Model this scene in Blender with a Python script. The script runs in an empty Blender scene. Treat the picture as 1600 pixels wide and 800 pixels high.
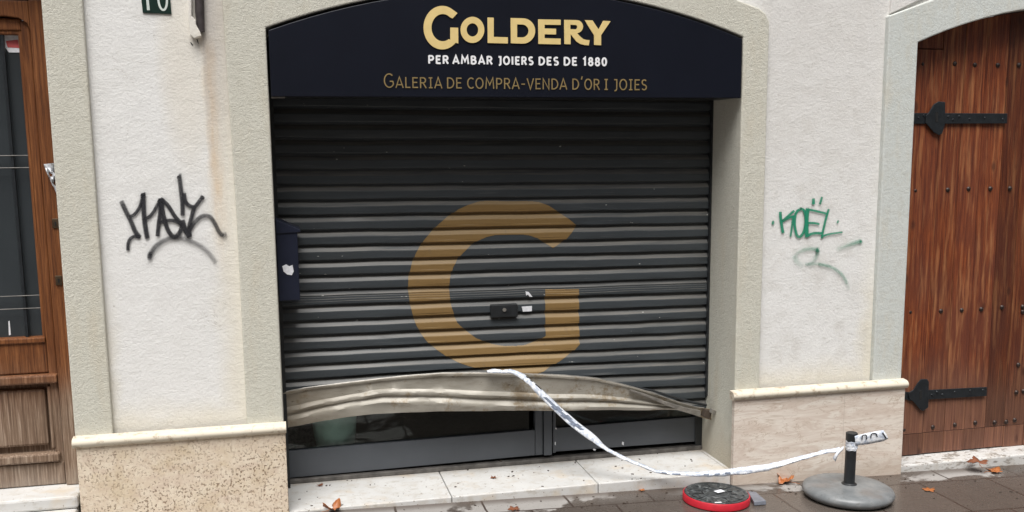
import bpy, bmesh, math, random
from math import sin, cos, pi, radians
from mathutils import Vector, Matrix, noise as mnoise
random.seed(7)
sc = bpy.context.scene
col = sc.collection

# ------------------------------------------------------------------ camera model (solved from the masonry edges)
F, YAW, PIT, ROL, PY = 1525.26, .2307, -.1473, -.0098, 65.26
C = Vector((.0301, -4.2827, 1.5605))
fw = Vector((sin(YAW)*cos(PIT), cos(YAW)*cos(PIT), sin(PIT)))
rt = Vector((cos(YAW), -sin(YAW), 0)); up = rt.cross(fw)
RT = rt*cos(ROL) + up*sin(ROL); UP = -rt*sin(ROL) + up*cos(ROL)
def at(u, v, y=None, x=None, z=None):
    """point seen at (u,v) of the 1600x800 photo lying on a world plane"""
    d = fw + RT*((u-800)/F) + UP*((400+PY-v)/F)
    t = (y-C.y)/d.y if y is not None else (x-C.x)/d.x if x is not None else (z-C.z)/d.z
    return C + d*t
def gz(x): return -.014 - .0265*max(-4, min(6, x))        # pavement falls gently to the right

cd = bpy.data.cameras.new('camera'); cam = bpy.data.objects.new('camera', cd); col.objects.link(cam)
m = Matrix((RT, UP, -fw)).transposed().to_4x4(); m.translation = C; cam.matrix_world = m
cd.sensor_width = 36; cd.lens = F/1600*36; cd.shift_y = PY/1600; cd.clip_end = 500; cd.clip_start = .05
sc.camera = cam

# ------------------------------------------------------------------ node helpers
class NT:
    def __init__(s, name):
        s.m = bpy.data.materials.new(name); s.m.use_nodes = True; s.t = s.m.node_tree
        s.b = s.t.nodes['Principled BSDF']; s.out = s.t.nodes['Material Output']
        s.pos = s.n('ShaderNodeNewGeometry').outputs['Position']
        s.sx = s.n('ShaderNodeSeparateXYZ'); s.l(s.pos, s.sx.inputs[0])
        s.X, s.Y, s.Z = s.sx.outputs
    def n(s, t, **k):
        o = s.t.nodes.new(t)
        for a, b in k.items(): setattr(o, a, b)
        return o
    def l(s, a, b): s.t.links.new(a, b)
    def put(s, v, sock):
        if isinstance(v, bpy.types.NodeSocket): s.l(v, sock)
        elif v is not None:
            if isinstance(v, (tuple, list)) and len(v) == 3 and sock.type == 'RGBA': v = (*v, 1)
            sock.default_value = v
    def noise(s, scale, detail=4, rough=.55, vec=None, dist=0, stretch=None):
        o = s.n('ShaderNodeTexNoise'); o.inputs['Scale'].default_value = scale; o.inputs['Detail'].default_value = detail
        o.inputs['Roughness'].default_value = rough; o.inputs['Distortion'].default_value = dist
        v = vec or s.pos
        if stretch:
            mp = s.n('ShaderNodeMapping'); mp.inputs['Scale'].default_value = stretch; s.l(v, mp.inputs[0]); v = mp.outputs[0]
        s.l(v, o.inputs['Vector']); return o.outputs['Fac']
    def voro(s, scale, stretch=None, feature='F1'):
        o = s.n('ShaderNodeTexVoronoi', feature=feature); o.inputs['Scale'].default_value = scale
        v = s.pos
        if stretch:
            mp = s.n('ShaderNodeMapping'); mp.inputs['Scale'].default_value = stretch; s.l(v, mp.inputs[0]); v = mp.outputs[0]
        s.l(v, o.inputs['Vector']); return o.outputs['Distance']
    def ramp(s, fac, *stops):
        o = s.n('ShaderNodeValToRGB'); e = o.color_ramp.elements
        while len(e) < len(stops): e.new(.5)
        for el, (p, c) in zip(e, stops):
            el.position = p; el.color = (*c, 1) if isinstance(c, tuple) else (c, c, c, 1)
        s.l(fac, o.inputs[0]); return o.outputs[0]
    def mix(s, f, a, b, mode='MIX'):
        o = s.n('ShaderNodeMix', data_type='RGBA', blend_type=mode)
        s.put(f, o.inputs[0]); s.put(a, o.inputs[6]); s.put(b, o.inputs[7]); return o.outputs[2]
    def math(s, op, a, b=None, c=None, clamp=False):
        o = s.n('ShaderNodeMath', operation=op, use_clamp=clamp)
        s.put(a, o.inputs[0]); s.put(b, o.inputs[1])
        if c is not None: s.put(c, o.inputs[2])
        return o.outputs[0]
    def mr(s, v, a, b, c=0, d=1):
        o = s.n('ShaderNodeMapRange', interpolation_type='SMOOTHSTEP'); s.put(v, o.inputs[0])
        for i, q in enumerate((a, b, c, d)): o.inputs[i+1].default_value = q
        return o.outputs[0]
    def spot(s, x, z, rx, rz):      # soft blob mask on the facade plane
        a = s.math('DIVIDE', s.math('SUBTRACT', s.X, x), rx); b = s.math('DIVIDE', s.math('SUBTRACT', s.Z, z), rz)
        d = s.math('ADD', s.math('MULTIPLY', a, a), s.math('MULTIPLY', b, b))
        return s.mr(d, 0, 1, 1, 0)
    def bump(s, h, strength=.3, dist=.01, prev=None):
        o = s.n('ShaderNodeBump'); o.inputs['Strength'].default_value = strength; o.inputs['Distance'].default_value = dist
        s.l(h, o.inputs['Height'])
        if prev: s.l(prev, o.inputs['Normal'])
        return o.outputs[0]
    def fin(s, color=None, rough=.7, normal=None, metal=0, spec=None, coat=None, alpha=None, trans=None):
        b = s.b.inputs
        s.put(color, b['Base Color']); s.put(rough, b['Roughness']); s.put(metal, b['Metallic'])
        if normal: s.l(normal, b['Normal'])
        if spec is not None: s.put(spec, b['Specular IOR Level'])
        if coat is not None: s.put(coat, b['Coat Weight']); b['Coat Roughness'].default_value = .08
        if alpha is not None: s.put(alpha, b['Alpha'])
        if trans is not None: s.put(trans, b['Transmission Weight'])
        return s.m

def m_plain(name, c, rough=.6, metal=0, var=.25, scale=30, bumps=.15, bd=.002):
    s = NT(name); n = s.noise(scale, 5)
    k = s.ramp(n, (.3, 1-var), (.7, 1+var*.6))
    return s.fin(s.mix(1, c, k, 'MULTIPLY'), rough, s.bump(s.noise(scale*6, 3), bumps, bd), metal)

def m_plaster():
    s = NT('white_plaster')
    base = s.mix(s.noise(2.2, 5, .6), (.82, .815, .80), (.755, .745, .715))
    grime = s.ramp(s.noise(9, 7, .7), (.48, 0.), (.72, .8))
    # panel to the right of the shop is greyer and more worn
    right = s.mr(s.X, 2.0, 2.4)
    gr = s.math('MULTIPLY', grime, s.mr(s.X, 2.0, 2.4, .16, .8))
    base = s.mix(gr, base, (.60, .575, .53))
    high = s.math('MULTIPLY', s.math('MULTIPLY', right, s.mr(s.Z, .9, 2.1)), .55)
    base = s.mix(high, base, (.66, .635, .60))
    # damp, yellowed margins beside the surrounds and above the ledge
    wob = s.math('MULTIPLY', s.math('SUBTRACT', s.noise(7, 4), .5), .12)
    zz = s.math('ADD', s.Z, wob)
    low = s.math('MULTIPLY', s.mr(zz, .40, .56, 1, 0), .55)
    xx = s.math('ADD', s.X, wob)
    e1 = s.math('MULTIPLY', s.mr(xx, -.72, -.64, 1, 0), s.mr(zz, 1.2, .7))
    e2 = s.math('MULTIPLY', s.mr(xx, -.30, -.17), s.mr(s.X, -.10, -.09, 1, 0))
    e3 = s.math('MULTIPLY', s.mr(xx, 2.80, 2.90), s.mr(zz, 1.2, .6))
    e = s.math('MAXIMUM', s.math('MAXIMUM', s.math('MULTIPLY', e1, .5), s.math('MULTIPLY', e2, .55)), s.math('MAXIMUM', low, s.math('MULTIPLY', e3, .6)))
    base = s.mix(e, base, (.74, .68, .54))
    # rust run below the broken pipe
    dx = s.math('SUBTRACT', s.math('ADD', s.X, s.math('MULTIPLY', wob, .35)), s.math('ADD', -.238, s.math('MULTIPLY', s.math('SUBTRACT', 2.0, s.Z), .02)))
    str_ = s.mr(s.math('ABSOLUTE', dx), .0, .045, 1, 0)
    str_ = s.math('MULTIPLY', str_, s.math('MULTIPLY', s.mr(s.Z, .95, 1.6), s.mr(s.Z, 2.08, 1.98)))
    str_ = s.math('MULTIPLY', str_, s.ramp(s.noise(6, 4, stretch=(6, 1, 1)), (.3, .35), (.65, 1.)))
    base = s.mix(s.math('MULTIPLY', str_, .75), base, (.68, .50, .30))
    bg = s.spot(-.33, 1.95, .13, .55); base = s.mix(s.math('MULTIPLY', bg, .42), base, (.70, .63, .50))
    # rising grey dirt on the strip beside the pipe
    strip = s.math('MULTIPLY', s.mr(s.X, -.265, -.25), s.math('MULTIPLY', s.mr(s.Z, 1.3, 2.1), s.mr(s.X, -.1, -.09, 1, 0)))
    base = s.mix(s.math('MULTIPLY', strip, .55), base, (.42, .38, .35))
    # small chips
    chip = s.ramp(s.voro(14), (.03, 1.), (.07, 0.)); chip = s.math('MULTIPLY', chip, s.ramp(s.noise(4, 2), (.5, 0.), (.6, .8)))
    base = s.mix(chip, base, (.46, .43, .38))
    hl = s.ramp(s.noise(2.6, 5, .62, stretch=(1, 1, 2.2), dist=.8), (.4965, 0.), (.4995, 1.), (.5025, 0.))
    hl = s.math('MULTIPLY', hl, s.ramp(s.noise(5, 2), (.50, 0.), (.60, .55)))
    base = s.mix(hl, base, (.42, .39, .34))
    scuff = s.ramp(s.noise(16, 6, .75, stretch=(1, 1, 2.4)), (.60, 0.), (.70, 1.)); scuff = s.math('MULTIPLY', scuff, s.mr(s.X, 2.0, 2.4, .12, .55))
    base = s.mix(scuff, base, (.56, .54, .50))
    nm = s.bump(s.noise(75, 6, .75), .62, .006)
    nm = s.bump(s.noise(14, 4), .25, .012, nm)
    return s.fin(base, .85, nm, spec=.2)

def m_stucco(name='grey_green_stucco', door=False):
    s = NT(name)
    base = s.mix(s.noise(3, 5), (.69, .67, .585), (.60, .585, .505))
    if door: base = s.mix(s.noise(3, 5), (.64, .665, .64), (.56, .585, .555))
    base = s.mix(s.ramp(s.noise(22, 6, .7), (.5, 0.), (.75, .35)), base, (.45, .42, .34))
    lift = s.math('MULTIPLY', s.mr(s.Z, 1.1, .5), .5 if not door else .1)
    base = s.mix(s.math('MULTIPLY', lift, s.ramp(s.noise(5, 4), (.3, .3), (.7, 1.))), base, (.62, .62, .54))
    sp_ = s.math('MULTIPLY', s.mr(s.math('ADD', s.Z, s.math('MULTIPLY', s.noise(9, 5), .25)), .12, .42, .6, 0), s.mr(s.Y, .0, .03))
    base = s.mix(sp_, base, (.47, .40, .30))
    stain = s.ramp(s.noise(2.5, 6, .65, stretch=(3, 3, .8)), (.52, 0.), (.72, .5))
    base = s.mix(stain, base, (.60, .54, .42))
    h = s.math('ADD', s.noise(85, 6, .75, stretch=(1, 1, .8)), s.math('MULTIPLY', s.noise(190, 3, .6), .6))
    nm = s.bump(h, .8 if not door else .4, .007)
    base = s.mix(s.ramp(h, (.55, .3), (.85, 0.)), base, (.42, .40, .33))
    nm = s.bump(s.noise(28, 4), .18, .01, nm)
    return s.fin(base, .88, nm, spec=.15)

def m_travertine(coarse):
    s = NT('travertine_' + ('pitted' if coarse else 'veined'))
    vein = s.noise(3.2, 7, .62, stretch=(1, 1, 5.5), dist=.6)
    if coarse:
        base = s.ramp(vein, (.3, (.60, .48, .38)), (.5, (.68, .57, .44)), (.72, (.58, .46, .37)))
        v = s.noise(95, 2, .5, stretch=(1.15, 1, .85))
        zone = s.ramp(s.noise(5, 4, .6, stretch=(1, 1, 1.6)), (.36, .12), (.60, 1.))
        zone = s.math('MULTIPLY', zone, s.math('ADD', s.mr(s.Z, .36, .12, .45, 1.), s.mr(s.X, -.3, 0., 0., .4)), clamp=True)
        pit = s.math('MULTIPLY', s.ramp(v, (.56, 0.), (.62, 1.)), s.math('MULTIPLY', zone, .8))
        big = s.ramp(s.noise(30, 4, .65, stretch=(.6, 1, 1.5), dist=.5), (.68, 0.), (.73, .8))
        pit = s.math('MAXIMUM', pit, big)
        base = s.mix(s.ramp(s.noise(26, 5, .7), (.42, 0.), (.62, .6)), base, (.80, .71, .57))
        base = s.mix(s.ramp(s.noise(8, 5, .7), (.5, 0.), (.68, .5)), base, (.55, .43, .27))
        col_ = s.mix(pit, base, (.23, .15, .095))
        nm = s.bump(s.math('SUBTRACT', 1., pit), .7, .006)
        return s.fin(col_, .75, nm, spec=.25)
    base = s.ramp(vein, (.28, (.56, .47, .39)), (.42, (.76, .69, .61)), (.56, (.63, .53, .45)), (.64, (.76, .70, .62)), (.78, (.66, .56, .47)))
    crack = s.ramp(s.noise(5.5, 5, .6, stretch=(1, 1, 3), dist=1.2), (.484, 0.), (.496, .75), (.508, 0.))
    col_ = s.mix(crack, base, (.42, .31, .22))
    speck = s.ramp(s.noise(55, 3, .6, stretch=(.6, 1, 1.8)), (.66, 0.), (.72, .6))
    col_ = s.mix(speck, col_, (.45, .33, .24))
    lowd = s.math('MULTIPLY', s.mr(s.math('ADD', s.Z, s.math('MULTIPLY', s.noise(8, 4), .1)), .0, .08, 1, 0), .45)
    col_ = s.mix(lowd, col_, (.42, .34, .27))
    jn = s.mr(s.math('ABSOLUTE', s.math('SUBTRACT', s.X, 2.735)), .0, .0022, .5, 0)
    col_ = s.mix(jn, col_, (.38, .32, .26))
    return s.fin(col_, .6, s.bump(vein, .15, .004), spec=.3)

def m_marble():
    s = NT('worn_marble')
    base = s.mix(s.noise(3, 6, .65), (.66, .655, .635), (.52, .51, .49))
    dirt = s.ramp(s.noise(12, 7, .7), (.5, 0.), (.74, .7)); base = s.mix(dirt, base, (.47, .42, .35))
    br = s.ramp(s.noise(4, 4, .6), (.56, 0.), (.7, .5)); base = s.mix(br, base, (.58, .45, .29))
    sp = s.ramp(s.noise(70, 2, .5), (.68, 0.), (.73, .8)); base = s.mix(sp, base, (.16, .11, .07))
    base = s.mix(s.ramp(s.noise(24, 6, .75, stretch=(.6, 1, 1)), (.55, 0.), (.68, .55)), base, (.36, .32, .26))
    base = s.mix(s.math('MULTIPLY', s.mr(s.X, 2.9, 3.0), s.ramp(s.noise(30, 4, .7, stretch=(.7, 1, 2.5)), (.54, 0.), (.60, .75))), base, (.17, .14, .11))
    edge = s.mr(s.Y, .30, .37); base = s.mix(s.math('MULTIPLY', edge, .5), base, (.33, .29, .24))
    return s.fin(base, s.ramp(s.noise(5, 3), (.3, .3), (.7, .6)), s.bump(s.noise(40, 4), .12, .003), spec=.4)

def m_wood(name, kind):
    s = NT(name)
    oi = s.n('ShaderNodeObjectInfo').outputs['Random']
    off = s.n('ShaderNodeCombineXYZ'); s.l(s.math('MULTIPLY', oi, 9.), off.inputs[2]); s.l(s.math('MULTIPLY', oi, 5.), off.inputs[0])
    va = s.n('ShaderNodeVectorMath', operation='ADD'); s.l(s.pos, va.inputs[0]); s.l(off.outputs[0], va.inputs[1])
    grain = s.noise(9, 8, .72, vec=va.outputs[0], stretch=(15, 15, .40), dist=.5)
    fine = s.noise(30, 5, .75, vec=va.outputs[0], stretch=(9, 9, .5), dist=.4)
    if kind == 'plank':
        base = s.ramp(grain, (.30, (.040, .009, .005)), (.45, (.115, .027, .011)), (.58, (.21, .055, .018)), (.78, (.36, .125, .042)))
        base = s.mix(s.ramp(fine, (.5, 0.), (.68, .5)), base, (.055, .016, .008))
        blot = s.ramp(s.noise(2.6, 5, .6, stretch=(2, 2, 1)), (.42, 0.), (.62, .75))
        base = s.mix(s.math('MULTIPLY', blot, s.mr(s.Z, 2.0, .5, .35, 1)), base, (.10, .03, .018))
        bleach = s.math('MULTIPLY', s.ramp(s.noise(5, 4, .6, stretch=(8, 8, .6)), (.5, 0.), (.68, 1.)), .38)
        base = s.mix(bleach, base, (.52, .24, .10))
        low = s.mr(s.math('ADD', s.Z, s.math('MULTIPLY', s.noise(3, 4), .35)), .35, .72, .8, 0)
        base = s.mix(low, base, s.ramp(grain, (.3, (.075, .032, .022)), (.7, (.22, .11, .07))))
        kn = s.ramp(s.voro(3.1, stretch=(2.2, 1, 1)), (.05, 1.), (.11, 0.)); base = s.mix(s.math('MULTIPLY', kn, .7), base, (.05, .016, .010))
        tone = s.n('ShaderNodeHueSaturation'); s.l(base, tone.inputs['Color']); s.l(s.mr(oi, 0, 1, .72, 1.28), tone.inputs['Value'])
        return s.fin(tone.outputs[0], .48, s.bump(grain, .6, .004), spec=.35)
    base = s.ramp(grain, (.3, (.055, .018, .008)), (.5, (.165, .058, .019)), (.72, (.32, .13, .046)))
    base = s.mix(s.ramp(fine, (.52, 0.), (.7, .55)), base, (.05, .018, .010))
    if kind == 'leaf':
        zz = s.math('ADD', s.Z, s.math('MULTIPLY', s.noise(4, 4), .3))
        w = s.mr(zz, .55, .95, 1, 0)
        grey = s.ramp(grain, (.3, (.075, .045, .03)), (.5, (.21, .145, .10)), (.72, (.52, .42, .33)))
        base = s.mix(s.math('MULTIPLY', w, .9), base, grey)
        lower = s.math('MULTIPLY', s.mr(zz, .25, .46, 1, 0), .7)
        base = s.mix(lower, base, s.ramp(fine, (.35, (.20, .165, .135)), (.65, (.42, .36, .30))))
    return s.fin(base, .5, s.bump(grain, .55, .004), spec=.3)

def m_slat():
    s = NT('anthracite_slat')
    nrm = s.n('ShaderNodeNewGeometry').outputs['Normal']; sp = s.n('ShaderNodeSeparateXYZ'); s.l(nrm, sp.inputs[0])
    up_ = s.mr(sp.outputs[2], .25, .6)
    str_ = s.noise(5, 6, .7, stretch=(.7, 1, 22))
    up_tone = s.math('MULTIPLY', up_, s.ramp(str_, (.32, .15), (.62, 1.)))  # upward faces take a lighter brown-grey tone, broken into streaks
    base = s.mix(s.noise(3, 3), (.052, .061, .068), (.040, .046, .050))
    base = s.mix(s.math('MULTIPLY', up_tone, .85), base, (.150, .140, .124))
    rub = s.math('MULTIPLY', s.ramp(s.noise(9, 5, .7, stretch=(.5, 1, 30)), (.62, 0.), (.72, .5)), .8)
    base = s.mix(rub, base, (.28, .27, .25))
    fl = s.ramp(s.noise(60, 2, .5, stretch=(.4, 1, 1)), (.765, 0.), (.79, .8)); base = s.mix(fl, base, (.6, .6, .56))
    return s.fin(base, .42, s.bump(s.noise(12, 3, stretch=(.4, 1, 1)), .12, .004), spec=.45)

def m_paintg():
    s = NT('ochre_paint'); k = s.noise(7, 5, .6, stretch=(.6, 1, 12))
    base = s.mix(k, (.245, .15, .052), (.19, .112, .035))
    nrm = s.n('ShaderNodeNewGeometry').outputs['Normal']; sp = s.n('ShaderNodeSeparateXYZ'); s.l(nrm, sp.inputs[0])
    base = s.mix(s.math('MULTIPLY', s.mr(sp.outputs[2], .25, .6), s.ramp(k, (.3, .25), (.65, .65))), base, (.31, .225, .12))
    base = s.mix(s.ramp(s.noise(40, 4), (.6, 0.), (.75, .4)), base, (.14, .10, .06))
    return s.fin(base, .55)

def m_bar():
    s = NT('dirty_aluminium')
    n = s.noise(7, 7, .65, stretch=(.7, 1, 2.5))
    base = s.ramp(n, (.28, (.24, .215, .17)), (.48, (.37, .345, .295)), (.66, (.45, .425, .37)))
    br = s.ramp(s.noise(5.5, 6, .75), (.52, 0.), (.60, .7)); base = s.mix(br, base, (.21, .145, .07))
    left = s.math('MULTIPLY', s.mr(s.X, .45, .0), .45); base = s.mix(left, base, (.22, .17, .115))
    fl = s.ramp(s.noise(45, 4, .7, stretch=(.35, 1, 1)), (.66, 0.), (.72, .8)); base = s.mix(fl, base, (.10, .065, .035))
    return s.fin(base, .5, s.bump(s.noise(35, 5, stretch=(.3, 1, 1)), .25, .003), metal=.15)

def m_pave():
    s = NT('wet_paving')
    br = s.n('ShaderNodeTexBrick', offset=.5)
    mp = s.n('ShaderNodeMapping'); mp.inputs['Location'].default_value = (.12, .17, 0); s.l(s.pos, mp.inputs[0])
    wv = s.n('ShaderNodeTexNoise'); wv.inputs['Scale'].default_value = 9; s.l(s.pos, wv.inputs['Vector'])
    vv = s.n('ShaderNodeVectorMath', operation='MULTIPLY_ADD'); s.l(wv.outputs['Color'], vv.inputs[0]); vv.inputs[1].default_value = (.012, .012, 0); s.l(mp.outputs[0], vv.inputs[2])
    s.l(vv.outputs[0], br.inputs['Vector'])
    for k_, v_ in (('Scale', 1.), ('Mortar Size', .006), ('Mortar Smooth', .3), ('Brick Width', .40), ('Row Height', .40), ('Bias', 0.)): br.inputs[k_].default_value = v_
    br.inputs['Color1'].default_value = (.36, .36, .36, 1); br.inputs['Color2'].default_value = (.64, .64, .64, 1); br.inputs['Mortar'].default_value = (0, 0, 0, 1)
    joint = br.outputs['Fac']
    d = s.noise(1.9, 5, .6, dist=.8)
    # water lies away from the wall, patches nearer the wall have dried; left part is drier
    k = s.math('ADD', s.math('MULTIPLY', s.mr(s.Y, -.06, -.36), .30), s.mr(s.X, .1, 1.7, -.2, .045))
    w = s.math('ADD', d, k)
    wet = s.mr(w, .545, .60)
    tone = s.mix(.5, br.outputs['Color'], s.noise(14, 6, .7), 'OVERLAY')
    dry = s.mix(tone, (.22, .205, .19), (.42, .40, .38))
    wetc = s.mix(tone, (.052, .042, .036), (.130, .108, .092))
    base = s.mix(wet, dry, wetc)
    base = s.mix(joint, base, (.05, .035, .028))
    base = s.mix(s.ramp(s.noise(90, 3), (.62, 0.), (.7, .5)), base, (.06, .045, .035))
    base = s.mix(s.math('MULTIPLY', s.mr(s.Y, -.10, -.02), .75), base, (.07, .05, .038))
    rg = s.math('ADD', s.math('MULTIPLY', wet, -.52), s.math('ADD', .72, s.math('MULTIPLY', s.noise(25, 4), .16)))
    h = s.math('SUBTRACT', s.math('MULTIPLY', s.noise(60, 5), s.math('SUBTRACT', 1.1, wet)), s.math('MULTIPLY', joint, 1.2))
    return s.fin(base, rg, s.bump(h, .35, .004), spec=.5)

def m_disc():
    s = NT('flecked_rubber')
    v = s.n('ShaderNodeTexVoronoi'); v.inputs['Scale'].default_value = 75; s.l(s.pos, v.inputs['Vector'])
    g = s.n('ShaderNodeRGBToBW'); s.l(v.outputs['Color'], g.inputs[0])
    base = s.ramp(g.outputs[0], (.35, (.028, .031, .032)), (.7, (.055, .06, .062)), (.92, (.14, .15, .15)))
    return s.fin(base, .4, s.bump(g.outputs[0], .3, .003))

def m_concrete():
    s = NT('damp_concrete')
    n = s.noise(14, 6, .65)
    base = s.ramp(n, (.3, (.13, .14, .145)), (.5, (.175, .185, .19)), (.72, (.24, .245, .245)))
    base = s.mix(s.ramp(s.noise(60, 3), (.6, 0.), (.7, .5)), base, (.08, .075, .07))
    br = s.ramp(s.noise(6, 4), (.5, 0.), (.68, .45)); base = s.mix(br, base, (.17, .13, .105))
    return s.fin(base, .38, s.bump(n, .25, .006), spec=.5)

def m_spray(name, c):
    s = NT(name)
    a = s.n('ShaderNodeAttribute', attribute_name='opac').outputs['Fac']
    k = s.ramp(s.noise(130, 4, .7), (.3, .75), (.6, 1.))
    al = s.math('MULTIPLY', s.math('POWER', a, 1.0), k, clamp=True)
    return s.fin(c, .6, alpha=al)

def m_tape():
    s = NT('barrier_film')
    n = s.noise(22, 4, .6)
    n2 = s.ramp(s.noise(38, 3, .6, dist=1.), (.42, 0.), (.60, 1.))
    base = s.mix(n2, (.84, .86, .89), (.50, .55, .64))
    base = s.mix(s.ramp(s.noise(120, 3, .6), (.62, 0.), (.70, .6)), base, (.2, .22, .28))
    return s.fin(base, .25, s.bump(s.noise(32, 4, .6, dist=.8), .5, .008), spec=.6)

def m_glass():
    s = NT('shop_glass'); tr = s.n('ShaderNodeBsdfTransparent'); tr.inputs[0].default_value = (.82, .90, .88, 1)
    gl = s.n('ShaderNodeBsdfGlossy'); gl.inputs['Roughness'].default_value = .03; fr = s.n('ShaderNodeFresnel'); fr.inputs[0].default_value = 1.5
    mx = s.n('ShaderNodeMixShader'); s.l(fr.outputs[0], mx.inputs[0]); s.l(tr.outputs[0], mx.inputs[1]); s.l(gl.outputs[0], mx.inputs[2])
    s.l(mx.outputs[0], s.out.inputs['Surface']); return s.m

def m_leafy(name, c1, c2):
    s = NT(name); return s.fin(s.mix(s.noise(40, 4), c1, c2), .5, s.bump(s.noise(60, 3), .3, .002))

M = dict(plaster=m_plaster(), stucco=m_stucco(), dstucco=m_stucco('pale_door_stucco', True), trav_l=m_travertine(True), trav_r=m_travertine(False),
    marble=m_marble(), plank=m_wood('red_brown_planks', 'plank'), leaf=m_wood('weathered_door_wood', 'leaf'), jamb=m_wood('door_frame_wood', 'leaf'),
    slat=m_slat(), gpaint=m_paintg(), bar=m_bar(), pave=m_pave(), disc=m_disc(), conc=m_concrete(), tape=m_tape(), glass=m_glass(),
    navy=m_plain('navy_board', (.006, .0075, .014), .42, var=.12, scale=4, bumps=.03), gold=m_plain('gold_letter', (.76, .58, .25), .4, var=.06, bumps=.03),
    dullgold=m_plain('dull_gold_letter', (.25, .18, .075), .45, var=.15, bumps=.03), white=m_plain('white_letter', (.85, .85, .86), .45, var=.04, bumps=.02),
    anthr=m_plain('anthracite_frame', (.072, .080, .092), .38, var=.10, scale=6, bumps=.05), black=m_plain('black_iron', (.022, .026, .030), .42, .3, var=.3, scale=40, bumps=.35),
    blackpl=m_plain('black_plastic', (.018, .02, .022), .4, var=.3), alu=m_plain('worn_aluminium', (.33, .31, .28), .4, .6, var=.4, scale=25),
    strip=m_plain('dirty_track', (.13, .12, .11), .55, .2, var=.5, scale=20), red=m_plain('red_rubber', (.52, .015, .03), .5, var=.12),
    lbox=m_plain('letterbox_paint', (.016, .019, .034), .4, var=.12, scale=6, bumps=.04), mint=m_plain('frosted_shade', (.88, .97, .94), .4, var=.1, scale=10),
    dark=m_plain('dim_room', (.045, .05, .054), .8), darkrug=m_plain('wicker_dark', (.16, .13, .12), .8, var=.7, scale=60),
    plate=m_plain('green_enamel', (.010, .028, .022), .3, var=.2), digit=m_plain('worn_digit', (.62, .68, .64), .45, var=.2),
    pipe=m_plain('rusty_pipe', (.055, .045, .045), .7, .2, var=.6, scale=30), paper=m_plain('white_sticker', (.78, .79, .82), .5, var=.12, scale=80),
    redpr=m_plain('red_print', (.55, .10, .10), .5, var=.2), ink=m_plain('black_ink', (.012, .012, .016), .5, var=.1), greyink=m_plain('faded_ink', (.16, .19, .25), .5, var=.4, scale=90),
    brass=m_plain('tarnished_brass', (.09, .06, .035), .45, .6, var=.4), bag=m_plain('clear_film', (.62, .64, .67), .15, var=.3, scale=60, bumps=.6),
    maple=m_leafy('orange_leaf', (.44, .16, .045), (.27, .08, .025)), brown=m_leafy('brown_leaf', (.26, .09, .045), (.15, .06, .03)), twig=m_plain('twig', (.05, .035, .025), .8),
    gspray=m_spray('green_spray', (.012, .25, .14)), bspray=m_spray('black_spray', (.014, .014, .018)), road=m_plain('asphalt', (.06, .06, .062), .6, var=.3, scale=40),
    farwall=m_plain('far_plaster', (.34, .31, .27), .8, scale=2), floor=m_plain('shop_floor', (.12, .11, .10), .35), bolt=m_plain('dark_nail', (.045, .03, .025), .45, .5, var=.4, scale=80), hole=m_plain('dark_hole', (.008, .008, .008), .8))

for k_ in ('navy', 'lbox'): M[k_].node_tree.nodes['Principled BSDF'].inputs['Specular IOR Level'].default_value = .22
# ------------------------------------------------------------------ object helpers
def origin(p):
    v = Vector((0, 0, 0))
    while p: v += p.location; p = p.parent
    return v
def obj(name, bm, mat, parent=None, smooth=False, loc=None, bev=0, seg=2, label=None):
    me = bpy.data.meshes.new(name)
    base = origin(parent) + (Vector(loc) if loc else Vector())
    bmesh.ops.recalc_face_normals(bm, faces=bm.faces[:])
    bmesh.ops.translate(bm, verts=bm.verts[:], vec=-base)
    if smooth:
        for f in bm.faces: f.smooth = True
    bm.to_mesh(me); bm.free()
    if mat is not None: me.materials.append(M[mat] if isinstance(mat, str) else mat)
    o = bpy.data.objects.new(name, me); col.objects.link(o)
    if loc: o.location = loc
    if parent: o.parent = parent
    if bev:
        md = o.modifiers.new('edge', 'BEVEL'); md.width = bev; md.segments = seg; md.limit_method = 'ANGLE'; md.angle_limit = radians(35)
    if smooth:
        bpy_smooth(o)
    if label: o['label'] = label
    return o
def bpy_smooth(o, ang=40):
    me = o.data; bm = bmesh.new(); bm.from_mesh(me)
    for e in bm.edges:
        if len(e.link_faces) == 2 and e.calc_face_angle(0) > radians(ang): e.smooth = False
    bm.to_mesh(me); bm.free()
def tag(o, label, cat, group=None, kind=None):
    if label: o['label'] = label
    if cat: o['category'] = cat
    if group: o['group'] = group
    if kind: o['kind'] = kind
    return o
def thing(name, loc, label, cat, group=None):
    o = bpy.data.objects.new(name, None); col.objects.link(o); o.location = loc; o.empty_display_size = .1
    return tag(o, label, cat, group)
def box(bm, x0, x1, y0, y1, z0, z1):
    v = [bm.verts.new((x, y, z)) for z in (z0, z1) for y in (y0, y1) for x in (x0, x1)]
    for q in ((0, 1, 3, 2), (4, 6, 7, 5), (0, 4, 5, 1), (2, 3, 7, 6), (0, 2, 6, 4), (1, 5, 7, 3)): bm.faces.new([v[i] for i in q])
    return v
def bx(*a): bm = bmesh.new(); box(bm, *a); return bm
def prism(poly, y0, y1, bm=None):
    """poly: (x,z) list, extruded along y"""
    bm = bm or bmesh.new()
    a = [bm.verts.new((x, y0, z)) for x, z in poly]; b = [bm.verts.new((x, y1, z)) for x, z in poly]
    bm.faces.new(a); bm.faces.new(b[::-1]); n = len(a)
    for i in range(n): bm.faces.new((a[i], b[i], b[(i+1) % n], a[(i+1) % n]))
    return bm
def pxprism(pts, y, t, bm=None):
    """outline given as photo points lying on the plane y, thickness t towards the street"""
    P = [at(u, v, y=y) for u, v in pts]
    return prism([(p.x, p.z) for p in P], y-t, y, bm)
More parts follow.
